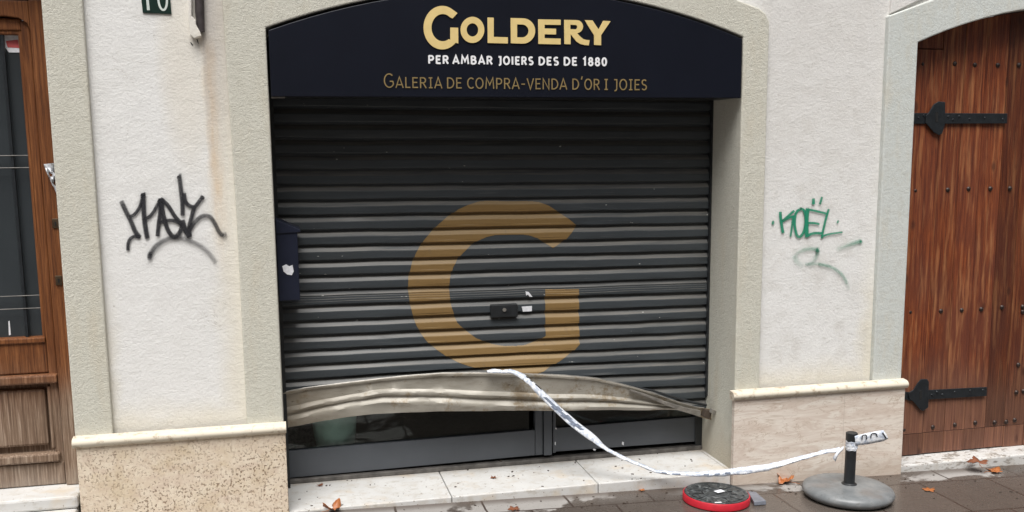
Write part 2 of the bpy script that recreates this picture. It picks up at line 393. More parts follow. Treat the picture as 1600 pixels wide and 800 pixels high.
def tube(bm, pts, r, n=10, cap=True):
    rings = []; up0 = Vector((0, 0, 1))
    for i, p in enumerate(pts):
        d = (pts[min(i+1, len(pts)-1)] - pts[max(i-1, 0)]).normalized()
        a = d.cross(up0); a = d.cross(Vector((1, 0, 0))) if a.length < .05 else a
        a.normalize(); b = d.cross(a); rr = r[i] if isinstance(r, (list, tuple)) else r
        rings.append([bm.verts.new(p + (a*cos(t)+b*sin(t))*rr) for t in [2*pi*k/n for k in range(n)]])
    for A, B in zip(rings, rings[1:]):
        for k in range(n): bm.faces.new((A[k], A[(k+1) % n], B[(k+1) % n], B[k]))
    if cap: bm.faces.new(rings[0][::-1]); bm.faces.new(rings[-1])
    return bm
def lathe(prof, c, n=48, bm=None, tilt=None):
    bm = bm or bmesh.new(); rings = []; start = len(bm.verts)
    for r, z in prof:
        rings.append([bm.verts.new((r*cos(2*pi*k/n), r*sin(2*pi*k/n), z)) for k in range(n)] if r > 1e-5 else [bm.verts.new((0, 0, z))])
    for A, B in zip(rings, rings[1:]):
        for k in range(n):
            q = [A[k % len(A)], A[(k+1) % len(A)], B[(k+1) % len(B)], B[k % len(B)]]
            q = list(dict.fromkeys(q))
            if len(q) > 2: bm.faces.new(q)
    bm.verts.ensure_lookup_table()
    vs = bm.verts[start:]
    if tilt: bmesh.ops.transform(bm, matrix=tilt, verts=vs)
    bmesh.ops.translate(bm, verts=vs, vec=Vector(c)); return bm

def outline_bm(loops, y, t):
    """filled flat shape with holes on the plane y from loops of (x,z); t thick"""
    cu = bpy.data.curves.new('tmp', 'CURVE'); cu.dimensions = '2D'; cu.fill_mode = 'BOTH'; cu.extrude = t/2
    for lp in loops:
        sp = cu.splines.new('POLY'); sp.points.add(len(lp)-1); sp.use_cyclic_u = True
        for p, (x, z) in zip(sp.points, lp): p.co = (x, z, 0, 1)
    o = bpy.data.objects.new('tmp', cu); col.objects.link(o)
    dg = bpy.context.evaluated_depsgraph_get(); me = bpy.data.meshes.new_from_object(o.evaluated_get(dg))
    bm = bmesh.new(); bm.from_mesh(me)
    for v in bm.verts: v.co = Vector((v.co.x, y - t/2 - v.co.z, v.co.y))
    bpy.data.objects.remove(o); bpy.data.curves.remove(cu); bpy.data.meshes.remove(me)
    return bm
def arc(cx, cy, rx, ry, a0, a1, n=16):
    return [(cx+rx*cos(radians(a0+(a1-a0)*i/n)), cy+ry*sin(radians(a0+(a1-a0)*i/n))) for i in range(n+1)]

# ------------------------------------------------------------------ world, sun
w = bpy.data.worlds.new('World'); sc.world = w; w.use_nodes = True
nt = w.node_tree; bg = nt.nodes['Background']
sky = nt.nodes.new('ShaderNodeTexSky'); sky.sky_type = 'NISHITA'; sky.sun_disc = False
EL, AZ = radians(64), radians(200)       # sun high, over the street and a little to the left
sky.sun_elevation = EL; sky.sun_rotation = AZ; sky.dust_density = 4; sky.air_density = 1.0; sky.ozone_density = 1
hs = nt.nodes.new('ShaderNodeHueSaturation'); hs.inputs['Saturation'].default_value = .28
nt.links.new(sky.outputs[0], hs.inputs['Color']); nt.links.new(hs.outputs[0], bg.inputs['Color']); bg.inputs['Strength'].default_value = .085
sd = bpy.data.lights.new('sun', 'SUN'); sd.energy = 2.6; sd.angle = radians(38); sd.color = (1, .985, .965)
so = bpy.data.objects.new('sun', sd); col.objects.link(so)
sdir = Vector((sin(AZ)*cos(EL), cos(AZ)*cos(EL), sin(EL)))
so.rotation_euler = (-sdir).to_track_quat('-Z', 'Y').to_euler(); so.location = (0, -6, 8)
vs = sc.view_settings; vs.view_transform = 'Standard'; vs.look = 'None'; vs.gamma = 1; vs.exposure = .62; vs.use_curve_mapping = False

# ------------------------------------------------------------------ ground
def strip_ground(name, y0, y1, dz, mat, th=0):
    bm = bmesh.new(); xs = [-80, -20, -8, -4, -2, 0, 2, 4, 6, 10, 20, 80]
    a = [bm.verts.new((x, y0, gz(x)+dz)) for x in xs]; b = [bm.verts.new((x, y1, gz(x)+dz)) for x in xs]
    for i in range(len(xs)-1): bm.faces.new((a[i], a[i+1], b[i+1], b[i]))
    if th:
        c = [bm.verts.new((x, y0, gz(x)+dz-th)) for x in xs]
        for i in range(len(xs)-1): bm.faces.new((c[i], c[i+1], a[i+1], a[i]))
    return tag(obj(name, bm, mat), None, None, kind='structure')
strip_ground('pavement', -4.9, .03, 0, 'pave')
strip_ground('kerb', -5.08, -4.9, .002, 'conc', .13)
strip_ground('road', -80, -5.08, -.12, 'road')

# ------------------------------------------------------------------ unseen building added behind the camera to block low sky from the shutter
ob = thing('sky_blocker_building', (1, -13, -.2), 'unseen dull ochre building added across the street to block low sky', 'building')
bm = bmesh.new(); box(bm, -22, 24, -20, -13, -.3, 10.5); obj('wall', bm, 'farwall', ob)
for i in range(14):
    for z_ in (.2, 3.6, 6.8):
        x_ = -20+i*3.1; w_ = obj('window_frame', bx(x_, x_+1.2, -13.02, -12.97, z_, z_+2.1), 'white', ob)
        obj('window_pane', bx(x_+.08, x_+1.12, -12.969, -12.955, z_+.08, z_+2.02), 'navy', w_)
# ------------------------------------------------------------------ facade
fac = thing('building_facade', (1.1, 0, gz(1.1)), 'white plastered ground floor facade with grey green stucco surrounds and travertine base', 'building')
W = 2.15
def archpts(x0, x1, zs, rise, n=24):       # left to right along a segmental arch
    h = (x1-x0)/2; R = (h*h+rise*rise)/(2*rise); cx = (x0+x1)/2; cz = zs+rise-R; a = math.asin(h/R)
    return [(cx+R*sin(-a+2*a*i/n), cz+R*cos(-a+2*a*i/n)) for i in range(n+1)]
D1a, D1b = -2.05, -.853
D2a, D2b = 3.072, 5.07
A_open = archpts(0, W, 2.083, .192); A_d1 = archpts(D1a, D1b, 2.30, .13, 12); A_d2 = archpts(D2a, D2b, 2.072, .20)
def grow(ar, e):
    c = sum(p[0] for p in ar)/len(ar); h = (ar[-1][0]-ar[0][0])/2
    return [(c+(x-c)*(h+e)/h, z+e) for x, z in ar]
g1, g0, g2 = grow(A_open, .007), grow(A_d1, .007), grow(A_d2, .007)
zb = -.35
poly = [(-9, zb), (g0[0][0], zb)] + g0 + [(g0[-1][0], zb), (g1[0][0], zb)] + g1 + [(g1[-1][0], zb), (g2[0][0], zb)] + g2 + [(g2[-1][0], zb), (13, zb), (13, 6.5), (-9, 6.5)]
obj('plaster_wall', prism(poly, .027, .42), 'plaster', fac)
def surround(inner, outer, mat, y0=0, y1=.375):
    i0, i1 = inner[0], inner[-1]
    p = [(outer[0][0], zb)] + outer + [(outer[-1][0], zb), (i1[0], zb)] + inner[::-1] + [(i0[0], zb)]
    return obj('stucco_surround', prism(p, y0, y1), mat, fac, bev=.006)
o1 = [(-.155, 1.3), (-.168, 2.21)] + archpts(-.07, 2.13, 2.243, .20, 20) + [(2.225, 2.214), (2.262, 2.19), (2.281, 2.15), (2.281, 1.3)]
surround(A_open, o1, 'stucco')
o0 = [(D1a-.15, 1.3), (D1a-.15, 2.36)] + archpts(D1a-.10, D1b+.10, 2.42, .13, 8) + [(D1b+.152, 2.36), (D1b+.150, 1.3)]
surround(A_d1, o0, 'stucco', .0, .30)
o2 = [(2.908, 1.3), (2.908, 2.194)] + archpts(3.133, 5.01, 2.272, .19, 16) + [(5.235, 2.194), (5.235, 1.3)]
surround(A_d2, o2, 'dstucco', -.002, .30)
# little quoin block above the right surround's shoulder
obj('quoin_block', prism([(2.925, 2.205), (2.935, 2.6), (3.35, 2.6), (3.15, 2.305)], .012, .03), 'plaster', fac, bev=.004)
# base slabs and ledges
for x0, x1, mt, lab in ((-.846, .006, 'trav_l', 'coarse pitted brown travertine base'), (2.137, 3.078, 'trav_r', 'smooth pale veined travertine base'), (D2b-.005, 9, 'trav_r', None), (-9, D1a-.005, 'trav_l', None)):
    obj('stone_base', bx(x0, x1, -.03, -.0005, gz(x1)-.06, .36), mt, fac, bev=.003, label=lab)
def ledge(x0, x1):
    bm = bmesh.new(); N = 8
    prof = [(0.0, .3605), (-.036, .3605), (-.043, .366)] + [(-.043-.006*sin(pi*k/N), .366+.028*k/N) for k in range(1, N)] + [(-.041, .396), (-.030, .4005), (0.0, .4035)]
    rr = []
    for x in (x0, x0+(x1-x0)*.5, x1): rr.append([bm.verts.new((x, y, z)) for y, z in prof])
    for a, b in zip(rr, rr[1:]):
        for k in range(len(prof)-1): bm.faces.new((a[k], a[k+1], b[k+1], b[k]))
    bm.faces.new(rr[0]); bm.faces.new(rr[-1][::-1])
    return obj('stone_ledge', bm, 'ledge', fac, smooth=True)
sld = NT('cream_ledge_stone'); bb = sld.mix(sld.noise(6, 5), (.70, .65, .55), (.60, .53, .41))
bb = sld.mix(sld.ramp(sld.noise(28, 5, .7), (.54, 0.), (.66, .85)), bb, (.34, .25, .16))
M['ledge'] = sld.fin(bb, .6, sld.bump(sld.noise(40, 4), .2, .003))
ledge(-.858, .010); ledge(2.124, 3.084); ledge(D2b-.012, 9); ledge(-9, D1a+.01)
# marble sill under the shutter: three slabs
for x0, x1 in ((.003, .738), (.7415, 1.447), (1.4505, 2.134)):
    obj('sill_slab', bx(x0, x1, -.012, .40, -.11, -.006), 'marble', fac, bev=.005)
obj('sill_slab', bx(2.134, W, .0, .40, -.11, -.0065), 'marble', fac)
# thresholds of the two doors
obj('threshold_slab', bx(D2a-.004, D2b, -.004, .29, -.3, -.060), 'marble', fac, bev=.008)
obj('threshold_slab', bx(D1a, D1b-.001, -.035, .29, .10, .155), 'marble', fac, bev=.01)
obj('threshold_slab', bx(D1a, D1b-.006, -.10, .29, -.05, .098), 'marble', fac, bev=.01)

# ------------------------------------------------------------------ dim shop behind
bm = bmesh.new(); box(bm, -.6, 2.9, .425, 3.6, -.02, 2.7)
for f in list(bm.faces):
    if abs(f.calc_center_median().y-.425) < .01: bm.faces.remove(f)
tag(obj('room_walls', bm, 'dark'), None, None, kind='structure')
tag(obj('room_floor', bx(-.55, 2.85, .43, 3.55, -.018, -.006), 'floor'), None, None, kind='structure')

# ------------------------------------------------------------------ shop front behind the shutter
sf = thing('shop_door', (1.07, .385, 0), 'anthracite metal shop door and glazing behind the forced shutter', 'shop door')
YF = .372
def pxb(name, u0, u1, v0a, v0b, v1a, v1b, y, t, mat, par, bev=.002):
    """bar between u0,u1; top edge v0a..v0b, bottom edge v1a..v1b at plane y, thickness t going in"""
    P = [at(u0, v0a, y=y), at(u1, v0b, y=y), at(u1, v1b, y=y), at(u0, v1a, y=y)]
    return obj(name, prism([(p.x, p.z) for p in P], y, y+t), mat, par, bev=bev)
pxb('bottom_rail', 441, 836, 706, 671.6, 748, 711.5, YF, .04, 'anthr', sf)
pxb('stile', 836.6, 848, 500, 500, 711.6, 710.6, YF-.003, .045, 'anthr', sf)
pxb('mullion', 850, 862.5, 500, 500, 712, 711, YF-.012, .05, 'anthr', sf)
pxb('bottom_rail', 865, 1086, 669, 651, 706, 690, YF+.003, .04, 'anthr', sf)
pxb('stile', 1086.5, 1100, 500, 500, 700, 699, YF-.004, .045, 'blackpl', sf)
pxb('stile', 864, 868.5, 500, 500, 708, 707.6, YF+.001, .03, 'anthr', sf)
obj('bottom_track', bx(.004, W-.003, YF-.016, YF+.05, -.0055, .016), 'strip', sf, bev=.003)
obj('glass_pane', bx(.0, 1.21, YF+.018, YF+.024, .08, 2.0), 'glass', sf)
obj('glass_pane', bx(1.30, W, YF+.020, YF+.026, .10, 2.0), 'glass', sf)
for u_, v_, w_, h_ in ((866, 590, 1.6, 5), (867, 612, 1.4, 8), (866, 640, 1.8, 4), (868, 668, 2, 3), (927, 701, 4, 3), (972, 690, 3, 6), (867, 690, 1.5, 6)):
    obj('paint_chip', pxprism([(u_, v_), (u_+w_, v_+1), (u_+w_*.8, v_+h_), (u_-.4, v_+h_*.7)], YF-.0005, .0006), 'paper', sf)
# things seen low down through the glass
pt = at(524, 690, y=.51)
tag(obj('glass_vase', lathe([(0, 0), (.080, 0), (.084, .02), (.104, .2), (.118, .36), (.113, .36), (.098, .2), (.076, .03), (0, .03)], (pt.x, .52, -.005)), 'mint', smooth=True),
    'pale mint frosted vase standing behind the shop glass at the left', 'vase')
pt = at(468, 700, y=.52)
tag(obj('wicker_basket', lathe([(0, 0), (.15, 0), (.17, .1), (.16, .16), (.145, .16), (.15, .03), (0, .03)], (pt.x-.02, .62, -.005), 24), 'darkrug', smooth=True),
    'dark woven basket behind the glass left of the pale vase', 'basket')

# ------------------------------------------------------------------ roller shutter
YS = .335
sh = thing('roller_shutter', (1.07, YS, 0), 'dark grey slatted roller shutter with ochre letter and bent bottom rail', 'roller shutter')
P_ = .0703; Z0 = 1.419
topbar = [(436, 616), (447, 613), (477, 607), (540, 599), (630, 588.5), (690, 584), (750, 583.4), (860, 586.4), (885, 587.6), (930, 591.5), (975, 602), (1000, 609), (1020, 615.5), (1045, 624), (1065, 631), (1090, 637.5), (1110, 639.5)]
botbar = [(436, 672), (450, 668), (510, 656.6), (570, 648), (630, 644), (690, 642.5), (780, 641.6), (860, 641.6), (960, 640.4), (1000, 641), (1020, 640.6), (1056, 640), (1075, 645), (1092, 651), (1111, 656.5)]
def lerp(tab, u):
    if u <= tab[0][0]: return tab[0][1]
    for (a, b), (c, d) in zip(tab, tab[1:]):
        if u <= c: return b+(d-b)*(u-a)/(c-a)
    return tab[-1][1]
ytab = [(440, .305), (520, .28), (700, .215), (800, .20), (900, .20), (1000, .225), (1060, .245), (1111, .25)]
barz = []
for i in range(60):
    u = 436+i*(1112-436)/59; p = at(u, lerp(topbar, u), y=lerp(ytab, u)); barz.append((p.x, p.z))
XC = [W*i/90 for i in range(91)]
# one slat, from its top groove downward: (dz down, y offset; negative = towards the street)
PR = [(0, .007), (.003, .005), (.007, .000), (.023, -.0115), (.027, -.0125), (.044, -.0128), (.0565, -.0125), (.0595, -.0095), (.0615, .000), (.0625, .008), (.0700, .008)]
prof = []
k0 = -10; k1 = 17
for k in range(k0, k1+1):
    zt = Z0 - k*P_
    for dz, dy in PR: prof.append((zt-dz, dy))
    if k == 7:
        prof = prof[:-len(PR)] + [(zt-d, y) for d, y in ((0, .002), (.008, -.002), (.016, -.009), (.020, -.0085), (.0215, -.0065), (.024, -.0088), (.031, -.0105), (.0325, -.0085), (.035, -.0108), (.042, -.012), (.0435, -.010), (.046, -.0125), (.0565, -.012), (.0595, -.0095), (.0615, .0), (.0625, .008), (.0700, .008))]
def ysh(x, z, dy):
    n = mnoise.noise(Vector((x*1.7, z*5.0, 3.1)))*.0035 + mnoise.noise(Vector((x*6, round(z/P_)*9.7, 7.7)))*.0022 + min(0, mnoise.noise(Vector((x*3.3, z*9, 2.2)))+.45)*.016
    bulge = -.05*max(0, 1-(z-.45)/.35)**2*max(0, sin(pi*min(1, max(0, x/W)))) if z < .8 else 0
    return YS + dy + n + bulge
def zsh(x, z):
    k = min(1, max(0, (.78-z)/.3)); sag = mnoise.noise(Vector((x*5.5, round(z/P_)*5.1, 9)))*.0022
    return z - .0087*x + mnoise.noise(Vector((x*2.1, round(z/P_)*3.3, 1)))*.0018 + sag + .022*k*k*sin(pi*min(1, max(0, x/W)))
def curtain(xc, fn=None, off=0):
    bm = bmesh.new(); rows = []
    for z, dy in prof:
        row = []
        for x in xc:
            zz = zsh(x, z)
            zmin = lerp(barz, x) - (.10 if x < 1.5 else .10-.05*min(1, (x-1.5)/.4))
            row.append(bm.verts.new((x, ysh(x, z, dy)+off, max(zz, zmin))))
        rows.append(row)
    for a, b in zip(rows, rows[1:]):
        for i in range(len(xc)-1):
            if a[i].co.z - b[i].co.z < 1e-6 and a[i+1].co.z-b[i+1].co.z < 1e-6: continue
            bm.faces.new((a[i], a[i+1], b[i+1], b[i]))
    bmesh.ops.recalc_face_normals(bm, faces=bm.faces[:]); return bm
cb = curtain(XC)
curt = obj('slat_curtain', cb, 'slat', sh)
# painted letter following the slats
GO = [(638,436),(643,414),(650,396),(664,374),(680,356),(697,341),(716,328),(731,321),(748,316),(760,314.8),(830,314.2),(842,315.5),(857,321),(872,330),(888,341),(902,352),(884,374),(874,381),(864,387),(853,380),(840,372),(828,367.5),(816,366),(775,367),(760,370.5),(746,377),(736,384),(724,395),(716,404),(708,418),(703,436),(702,448),(703,465),(706,482),(714,504),(722,512),(732,520),(743,528),(756,534),(768,538),(784,540),(805,539.5),(820,538),(838,532),(852,524),(852,452),(904.8,451),(904.8,536),(893,548),(880,556),(862,568),(846,577),(834,581),(782,581),(757,577.5),(732,571),(712,564),(696,556),(682,547),(668,536),(658,523),(650,508),(644,490),(640,472),(637.5,452)]
GP = [at(u, v, y=YS-.012) for u, v in GO]; GP = [(p.x, p.z) for p in GP]
def spans(z):
    xs = []
    for (x0, z0), (x1, z1) in zip(GP, GP[1:]+GP[:1]):
        if (z0 > z) != (z1 > z): xs.append(x0+(x1-x0)*(z-z0)/(z1-z0))
    xs.sort(); return list(zip(xs[::2], xs[1::2]))
bm = bmesh.new()
lo = min(p[1] for p in GP); hi = max(p[1] for p in GP)
fine = []
for (za, ya), (zc, yc) in zip(prof, prof[1:]):
    n = max(1, int(math.ceil((za-zc)/.002)))
    for i in range(n): fine.append((za+(zc-za)*i/n, ya+(yc-ya)*i/n))
for (za, ya), (zc, yc) in zip(fine, fine[1:]):
    if za-zc < 1e-7: continue
    xm = 1.1; zr = zsh(xm, (za+zc)/2)
    if not (lo < zr < hi): continue
    A = spans(zr)
    for x0, x1 in A:
        n = max(1, int((x1-x0)/.03)); pa = []; pb = []
        for i in range(n+1):
            x = x0+(x1-x0)*i/n; pa.append(bm.verts.new((x, ysh(x, za, ya)-.0012, zsh(x, za)))); pb.append(bm.verts.new((x, ysh(x, zc, yc)-.0012, zsh(x, zc))))
        for i in range(n): bm.faces.new((pa[i], pa[i+1], pb[i+1], pb[i]))
obj('painted_letter', bm, 'gpaint', sh)
# guides
obj('guide_rail', bx(.001, .016, YS-.035, YS+.03, -.004, 2.05), 'blackpl', sh)
obj('guide_rail', bx(W-.010, W-.001, YS-.03, YS+.03, .30, 2.05), 'blackpl', sh)
# bent bottom rail
bm = bmesh.new(); rows = []
NB = 110
sec = [(-.012, .014), (-.010, -.004), (.0, -.008), (.05, -.006), (.07, .002), (.30, .004), (.50, .004), (.55, -.006), (.60, -.010), (.66, -.006), (.69, .003), (.74, .003), (.80, -.008), (.86, -.014), (.93, -.012), (1.0, -.004), (1.01, .02)]
for i in range(NB):
    u = 437+i*(1112-437)/(NB-1); vt = lerp(topbar, u); vb = lerp(botbar, u); y = lerp(ytab, u)
    T = at(u, vt, y=y); B = at(u, vb, y=y+.012)
    dent = mnoise.noise(Vector((T.x*4, 0, 5)))*.006 + abs(mnoise.noise(Vector((T.x*7+.4, 3, 5))))*.010
    kink = .012*math.exp(-((u-597)/22)**2)
    row = []
    tw = max(0, min(1, (u-985)/90))
    shf = lerp([(437, -.05), (597, -.19), (740, -.04), (860, .03), (1000, .0)], u)
    for s_, dy in sec:
        se = s_ + (shf if .4 < s_ < .95 else 0)
        p = T.lerp(B, se); wob = mnoise.noise(Vector((T.x*9, s_*6, 2)))*.0035 - max(0, .22-abs(mnoise.noise(Vector((T.x*3+s_*1.4, s_*1.2, 8)))))*.012
        ridge = dy*(1-tw*.7)
        row.append(bm.verts.new((p.x, p.y+ridge+dent+wob-kink*(1 if .4 < s_ < .9 else 0), p.z + (kink*.35 if .5 < s_ < .95 else 0))))
    rows.append(row)
for a, b in zip(rows, rows[1:]):
    for k in range(len(sec)-1): bm.faces.new((a[k], b[k], b[k+1], a[k+1]))
br_ = obj('bottom_rail', bm, 'bar', sh, smooth=True, label='bent dirty aluminium bottom rail pried outwards')
md = br_.modifiers.new('thick', 'SOLIDIFY'); md.thickness = .004; md.offset = 1
# thin bright top lip and the dark bent strip to the right
bm = bmesh.new(); pts = [at(u, lerp(topbar, u)-1.0, y=lerp(ytab, u)+.0) for u in range(440, 1104, 12)]
tube(bm, pts, .0034, 6); obj('rail_lip', bm, 'alu', br_, smooth=True)
bm = bmesh.new(); pts = [at(u, lerp(topbar, u)+v, y=lerp(ytab, u)-.018) for u, v in ((985, 5), (1010, 6), (1040, 8), (1070, 8), (1095, 9))]
for a, b in zip(pts, pts[1:]): pass
R_ = []
for i, p in enumerate(pts):
    hh = [.004, .006, .009, .012, .016][i]
    R_.append([bm.verts.new(p+Vector((0, dy, dz*hh))) for dy, dz in ((0, 1), (0, -1), (.02, -1), (.02, 1))])
for a, b in zip(R_, R_[1:]):
    for k in range(4): bm.faces.new((a[k], a[(k+1) % 4], b[(k+1) % 4], b[k]))
bm.faces.new(R_[0]); bm.faces.new(R_[-1][::-1]); obj('rail_box_end', bm, 'alu', br_, bev=.002)
bm = bmesh.new(); tube(bm, [at(u, lerp(topbar, u)-5+d, y=lerp(ytab, u)+.006) for u, d in ((985, 3), (1020, 0), (1050, -1), (1080, -1.5), (1104, -1))], [.003, .006, .007, .007, .006], 6); obj('rubber_seal', bm, 'blackpl', br_, smooth=True)
p = at(1106, 647, y=.232); bm = bmesh.new(); box(bm, p.x-.026, p.x+.012, .215, .262, p.z-.020, p.z+.020)
bmesh.ops.rotate(bm, verts=bm.verts[:], cent=p, matrix=Matrix.Rotation(radians(22), 3, 'Y')); obj('end_plug', bm, 'twig', br_, bev=.004)
p = at(1114, 642, y=.225); bm = bmesh.new(); box(bm, p.x-.022, p.x+.006, .200, .225, p.z-.014, p.z+.008)
bmesh.ops.rotate(bm, verts=bm.verts[:], cent=p, matrix=Matrix.Rotation(radians(28), 3, 'Y')); obj('end_clip', bm, 'alu', br_, bev=.003)
# shutter lock with stickers
p0 = at(766, 476, y=.318); p1 = at(808, 494, y=.318)
lk = obj('lock_plate', bx(p0.x, p1.x, .300, .332, p1.z, p0.z), 'blackpl', sh, bev=.004)
pk = at(788, 484, y=.30); obj('keyhole', lathe([(0, 0), (.009, 0), (.009, .006), (0, .006)], (pk.x, .2995, pk.z), 12, tilt=Matrix.Rotation(radians(90), 4, 'X')), 'alu', lk)
obj('sticker', pxprism([(815, 479), (831, 478), (831, 486), (817, 487)], .320, .0015), 'paper', sh, label='small white sticker right of the lock')
obj('sticker', pxprism([(821, 455), (826, 456), (832, 464), (827, 463.5), (825, 460), (822, 462)], .320, .0015), 'paper', sh, label='torn scrap of white sticker above the lock')

# ------------------------------------------------------------------ shop sign
sg = thing('shop_sign', (1.07, 0, 1.80), 'navy arched fascia sign with gold and white shop lettering', 'sign')
a = archpts(.010, W-.008, 2.072, .190)
ps = [(.010, 1.803)] + a + [(W-.008, 1.803)]
obj('sign_board', prism(ps, -.008, .012), 'navy', sg, bev=.003)
obj('sign_box', bx(.012, W-.010, .013, .24, 1.806, 2.07), 'blackpl', sg)
q0 = at(424, 149, y=.0); obj('metal_clip', bx(q0.x, q0.x+.055, .0, .02, 1.797, 1.8025), 'alu', sg)
YL = -.0085
def z4(x, y): p = at(640+x/4.848, y/4.848, y=YL); return (p.x, p.z)
def shape(par, name, mat, loops, t=.004): obj(name, outline_bm([[z4(*q) for q in lp] for lp in loops], YL, t), mat, par)
G = arc(245, 210, 140, 165, -42, -322, 40)
G = [(362, 100)] + arc(246, 210, 141, 165, -48, -323, 40)[1:-1] + [(368, 330), (367, 211), (308, 209), (308, 303)] + arc(250, 210, 85, 103, 57, 310, 30) + [(325, 140)]
shape(sg, 'gold_letter', 'gold', [G])
shape(sg, 'gold_letter', 'gold', [arc(475, 227, 90, 99, 0, 352, 40), arc(475, 227, 44, 50, 0, 350, 30)])
shape(sg, 'gold_letter', 'gold', [[(590, 133), (636, 135), (636, 280), (743, 283), (743, 330), (590, 326)]])
shape(sg, 'gold_letter', 'gold', [[(765, 137), (850, 139)] + arc(856, 235, 94, 96, -80, 80, 20) + [(850, 331), (765, 328)], [(813, 185), (845, 186)] + arc(850, 235, 50, 49, -80, 80, 12) + [(845, 284), (813, 283)]])
shape(sg, 'gold_letter', 'gold', [[(973, 147), (1143, 150), (1143, 190), (1021, 188), (1021, 216), (1108, 218), (1108, 262), (1021, 260), (1021, 290), (1143, 293), (1143, 337), (973, 333)]])
shape(sg, 'gold_letter', 'gold', [[(1170, 151), (1262, 153)] + arc(1264, 202, 48, 49, -70, 60, 14) + [(1268, 254), (1290, 276), (1312, 295), (1335, 303), (1362, 305), (1356, 344), (1325, 342), (1290, 333), (1262, 315), (1234, 280), (1218, 258), (1218, 336), (1170, 334)],
    [(1216, 188), (1256, 190)] + arc(1256, 206, 12, 16, -70, 70, 8) + [(1254, 223), (1216, 221)]])
shape(sg, 'gold_letter', 'gold', [[(1325, 153), (1384, 155), (1430, 224), (1466, 158), (1521, 161), (1449, 267), (1449, 343), (1395, 341), (1395, 267)]])
# stroke alphabet: width, strokes (x, z) in cap-height units
def A_(cx, cy, rx, ry, a0, a1, n=10): return arc(cx, cy, rx, ry, a0, a1, n)
FONT = {
 'P': (.58, [[(.08, 0), (.08, 1)], [(.08, .95), (.3, .95)] + A_(.3, .70, .22, .25, 90, -90) + [(.08, .45)]]),
 'E': (.52, [[(.08, 0), (.08, 1)], [(.08, .94), (.5, .94)], [(.08, .52), (.44, .52)], [(.08, .06), (.5, .06)]]),
 'R': (.62, [[(.08, 0), (.08, 1)], [(.08, .95), (.3, .95)] + A_(.3, .72, .21, .23, 90, -90) + [(.08, .49)], [(.3, .49), (.56, 0)]]),
 'A': (.66, [[(.02, 0), (.33, 1), (.64, 0)], [(.13, .30), (.53, .30)]]),
 'M': (.82, [[(.06, 0), (.13, 1), (.41, .35), (.69, 1), (.76, 0)]]),
 'B': (.60, [[(.08, 0), (.08, 1)], [(.08, .95), (.28, .95)] + A_(.28, .74, .19, .21, 90, -90) + [(.08, .53)], [(.28, .53)] + A_(.30, .29, .22, .24, 90, -90) + [(.08, .05)]]),
 'J': (.44, [[(.10, .94), (.34, .94), (.34, .15)] + A_(.14, .13, .2, .20, 0, -90, 6)]),
 'O': (.74, [A_(.37, .5, .31, .46, 90, 450, 26)]),
 'I': (.22, [[(.11, 0), (.11, 1)]]),
 'i': (.40, [[(.2, 0), (.2, 1)], [(.04, .95), (.36, .95)], [(.04, .05), (.36, .05)]]),
 'S': (.54, [A_(.28, .73, .20, .22, 35, 270, 12) + A_(.27, .27, .21, .22, 90, -145, 12)]),
 'D': (.66, [[(.08, 0), (.08, 1)], [(.08, .95), (.24, .95)] + A_(.24, .5, .36, .45, 90, -90, 14) + [(.08, .05)]]),
 '1': (.40, [[(.04, .78), (.24, .98), (.24, 0)]]),
 '8': (.56, [A_(.28, .74, .17, .21, 90, 450, 16), A_(.28, .28, .21, .24, 90, 450, 16)]),
 '0': (.58, [A_(.29, .5, .22, .45, 90, 450, 22)]),
 'G': (.68, [A_(.37, .5, .31, .46, 48, 330, 22) + [(.60, .45), (.40, .45)]]),
 'L': (.48, [[(.08, 1), (.08, .06), (.46, .06)]]),
 'C': (.60, [A_(.37, .5, .31, .46, 50, 310, 20)]),
 'V': (.62, [[(.02, 1), (.31, 0), (.60, 1)]]),
 'N': (.68, [[(.08, 0), (.08, 1), (.60, 0), (.60, 1)]]),
 "'": (.22, [[(.16, 1.22), (.08, .92)]]),
 '-': (.42, [[(.05, .46), (.37, .46)]]),
}
def ribbon2(bm, pts, hw, y, t):
    """flat stroke of half width hw through (x,z) points"""
    P = [Vector(p) for p in pts]; closed = (P[0]-P[-1]).length < 1e-6
    L, R = [], []
    n = len(P)
    for i in range(n):
        if closed: a = P[(i-1) % (n-1)]; b = P[(i+1) % (n-1)]; c = P[i % (n-1)]
        else: a = P[max(i-1, 0)]; b = P[min(i+1, n-1)]; c = P[i]
        d1 = (c-a).normalized() if (c-a).length > 1e-9 else (b-c).normalized(); d2 = (b-c).normalized() if (b-c).length > 1e-9 else d1
        m_ = d1+d2; m_ = d1 if m_.length < 1e-4 else m_.normalized(); nn = Vector((-m_.y, m_.x)); k = min(1/max(.3, nn.dot(Vector((-d1.y, d1.x)))), 2.2)
        L.append(c+nn*hw*k); R.append(c-nn*hw*k)
    vf = [[bm.verts.new((q.x, yy, q.y)) for q in S] for S in (L, R) for yy in (y-t, y)]
    Lf, Lb, Rf, Rb = vf
    for i in range(n-1):
        bm.faces.new((Lf[i], Lf[i+1], Rf[i+1], Rf[i])); bm.faces.new((Lf[i], Lb[i], Lb[i+1], Lf[i+1])); bm.faces.new((Rf[i], Rf[i+1], Rb[i+1], Rb[i]))
    if not closed: bm.faces.new((Lf[0], Rf[0], Rb[0], Lb[0])); bm.faces.new((Lf[-1], Lb[-1], Rb[-1], Rf[-1]))
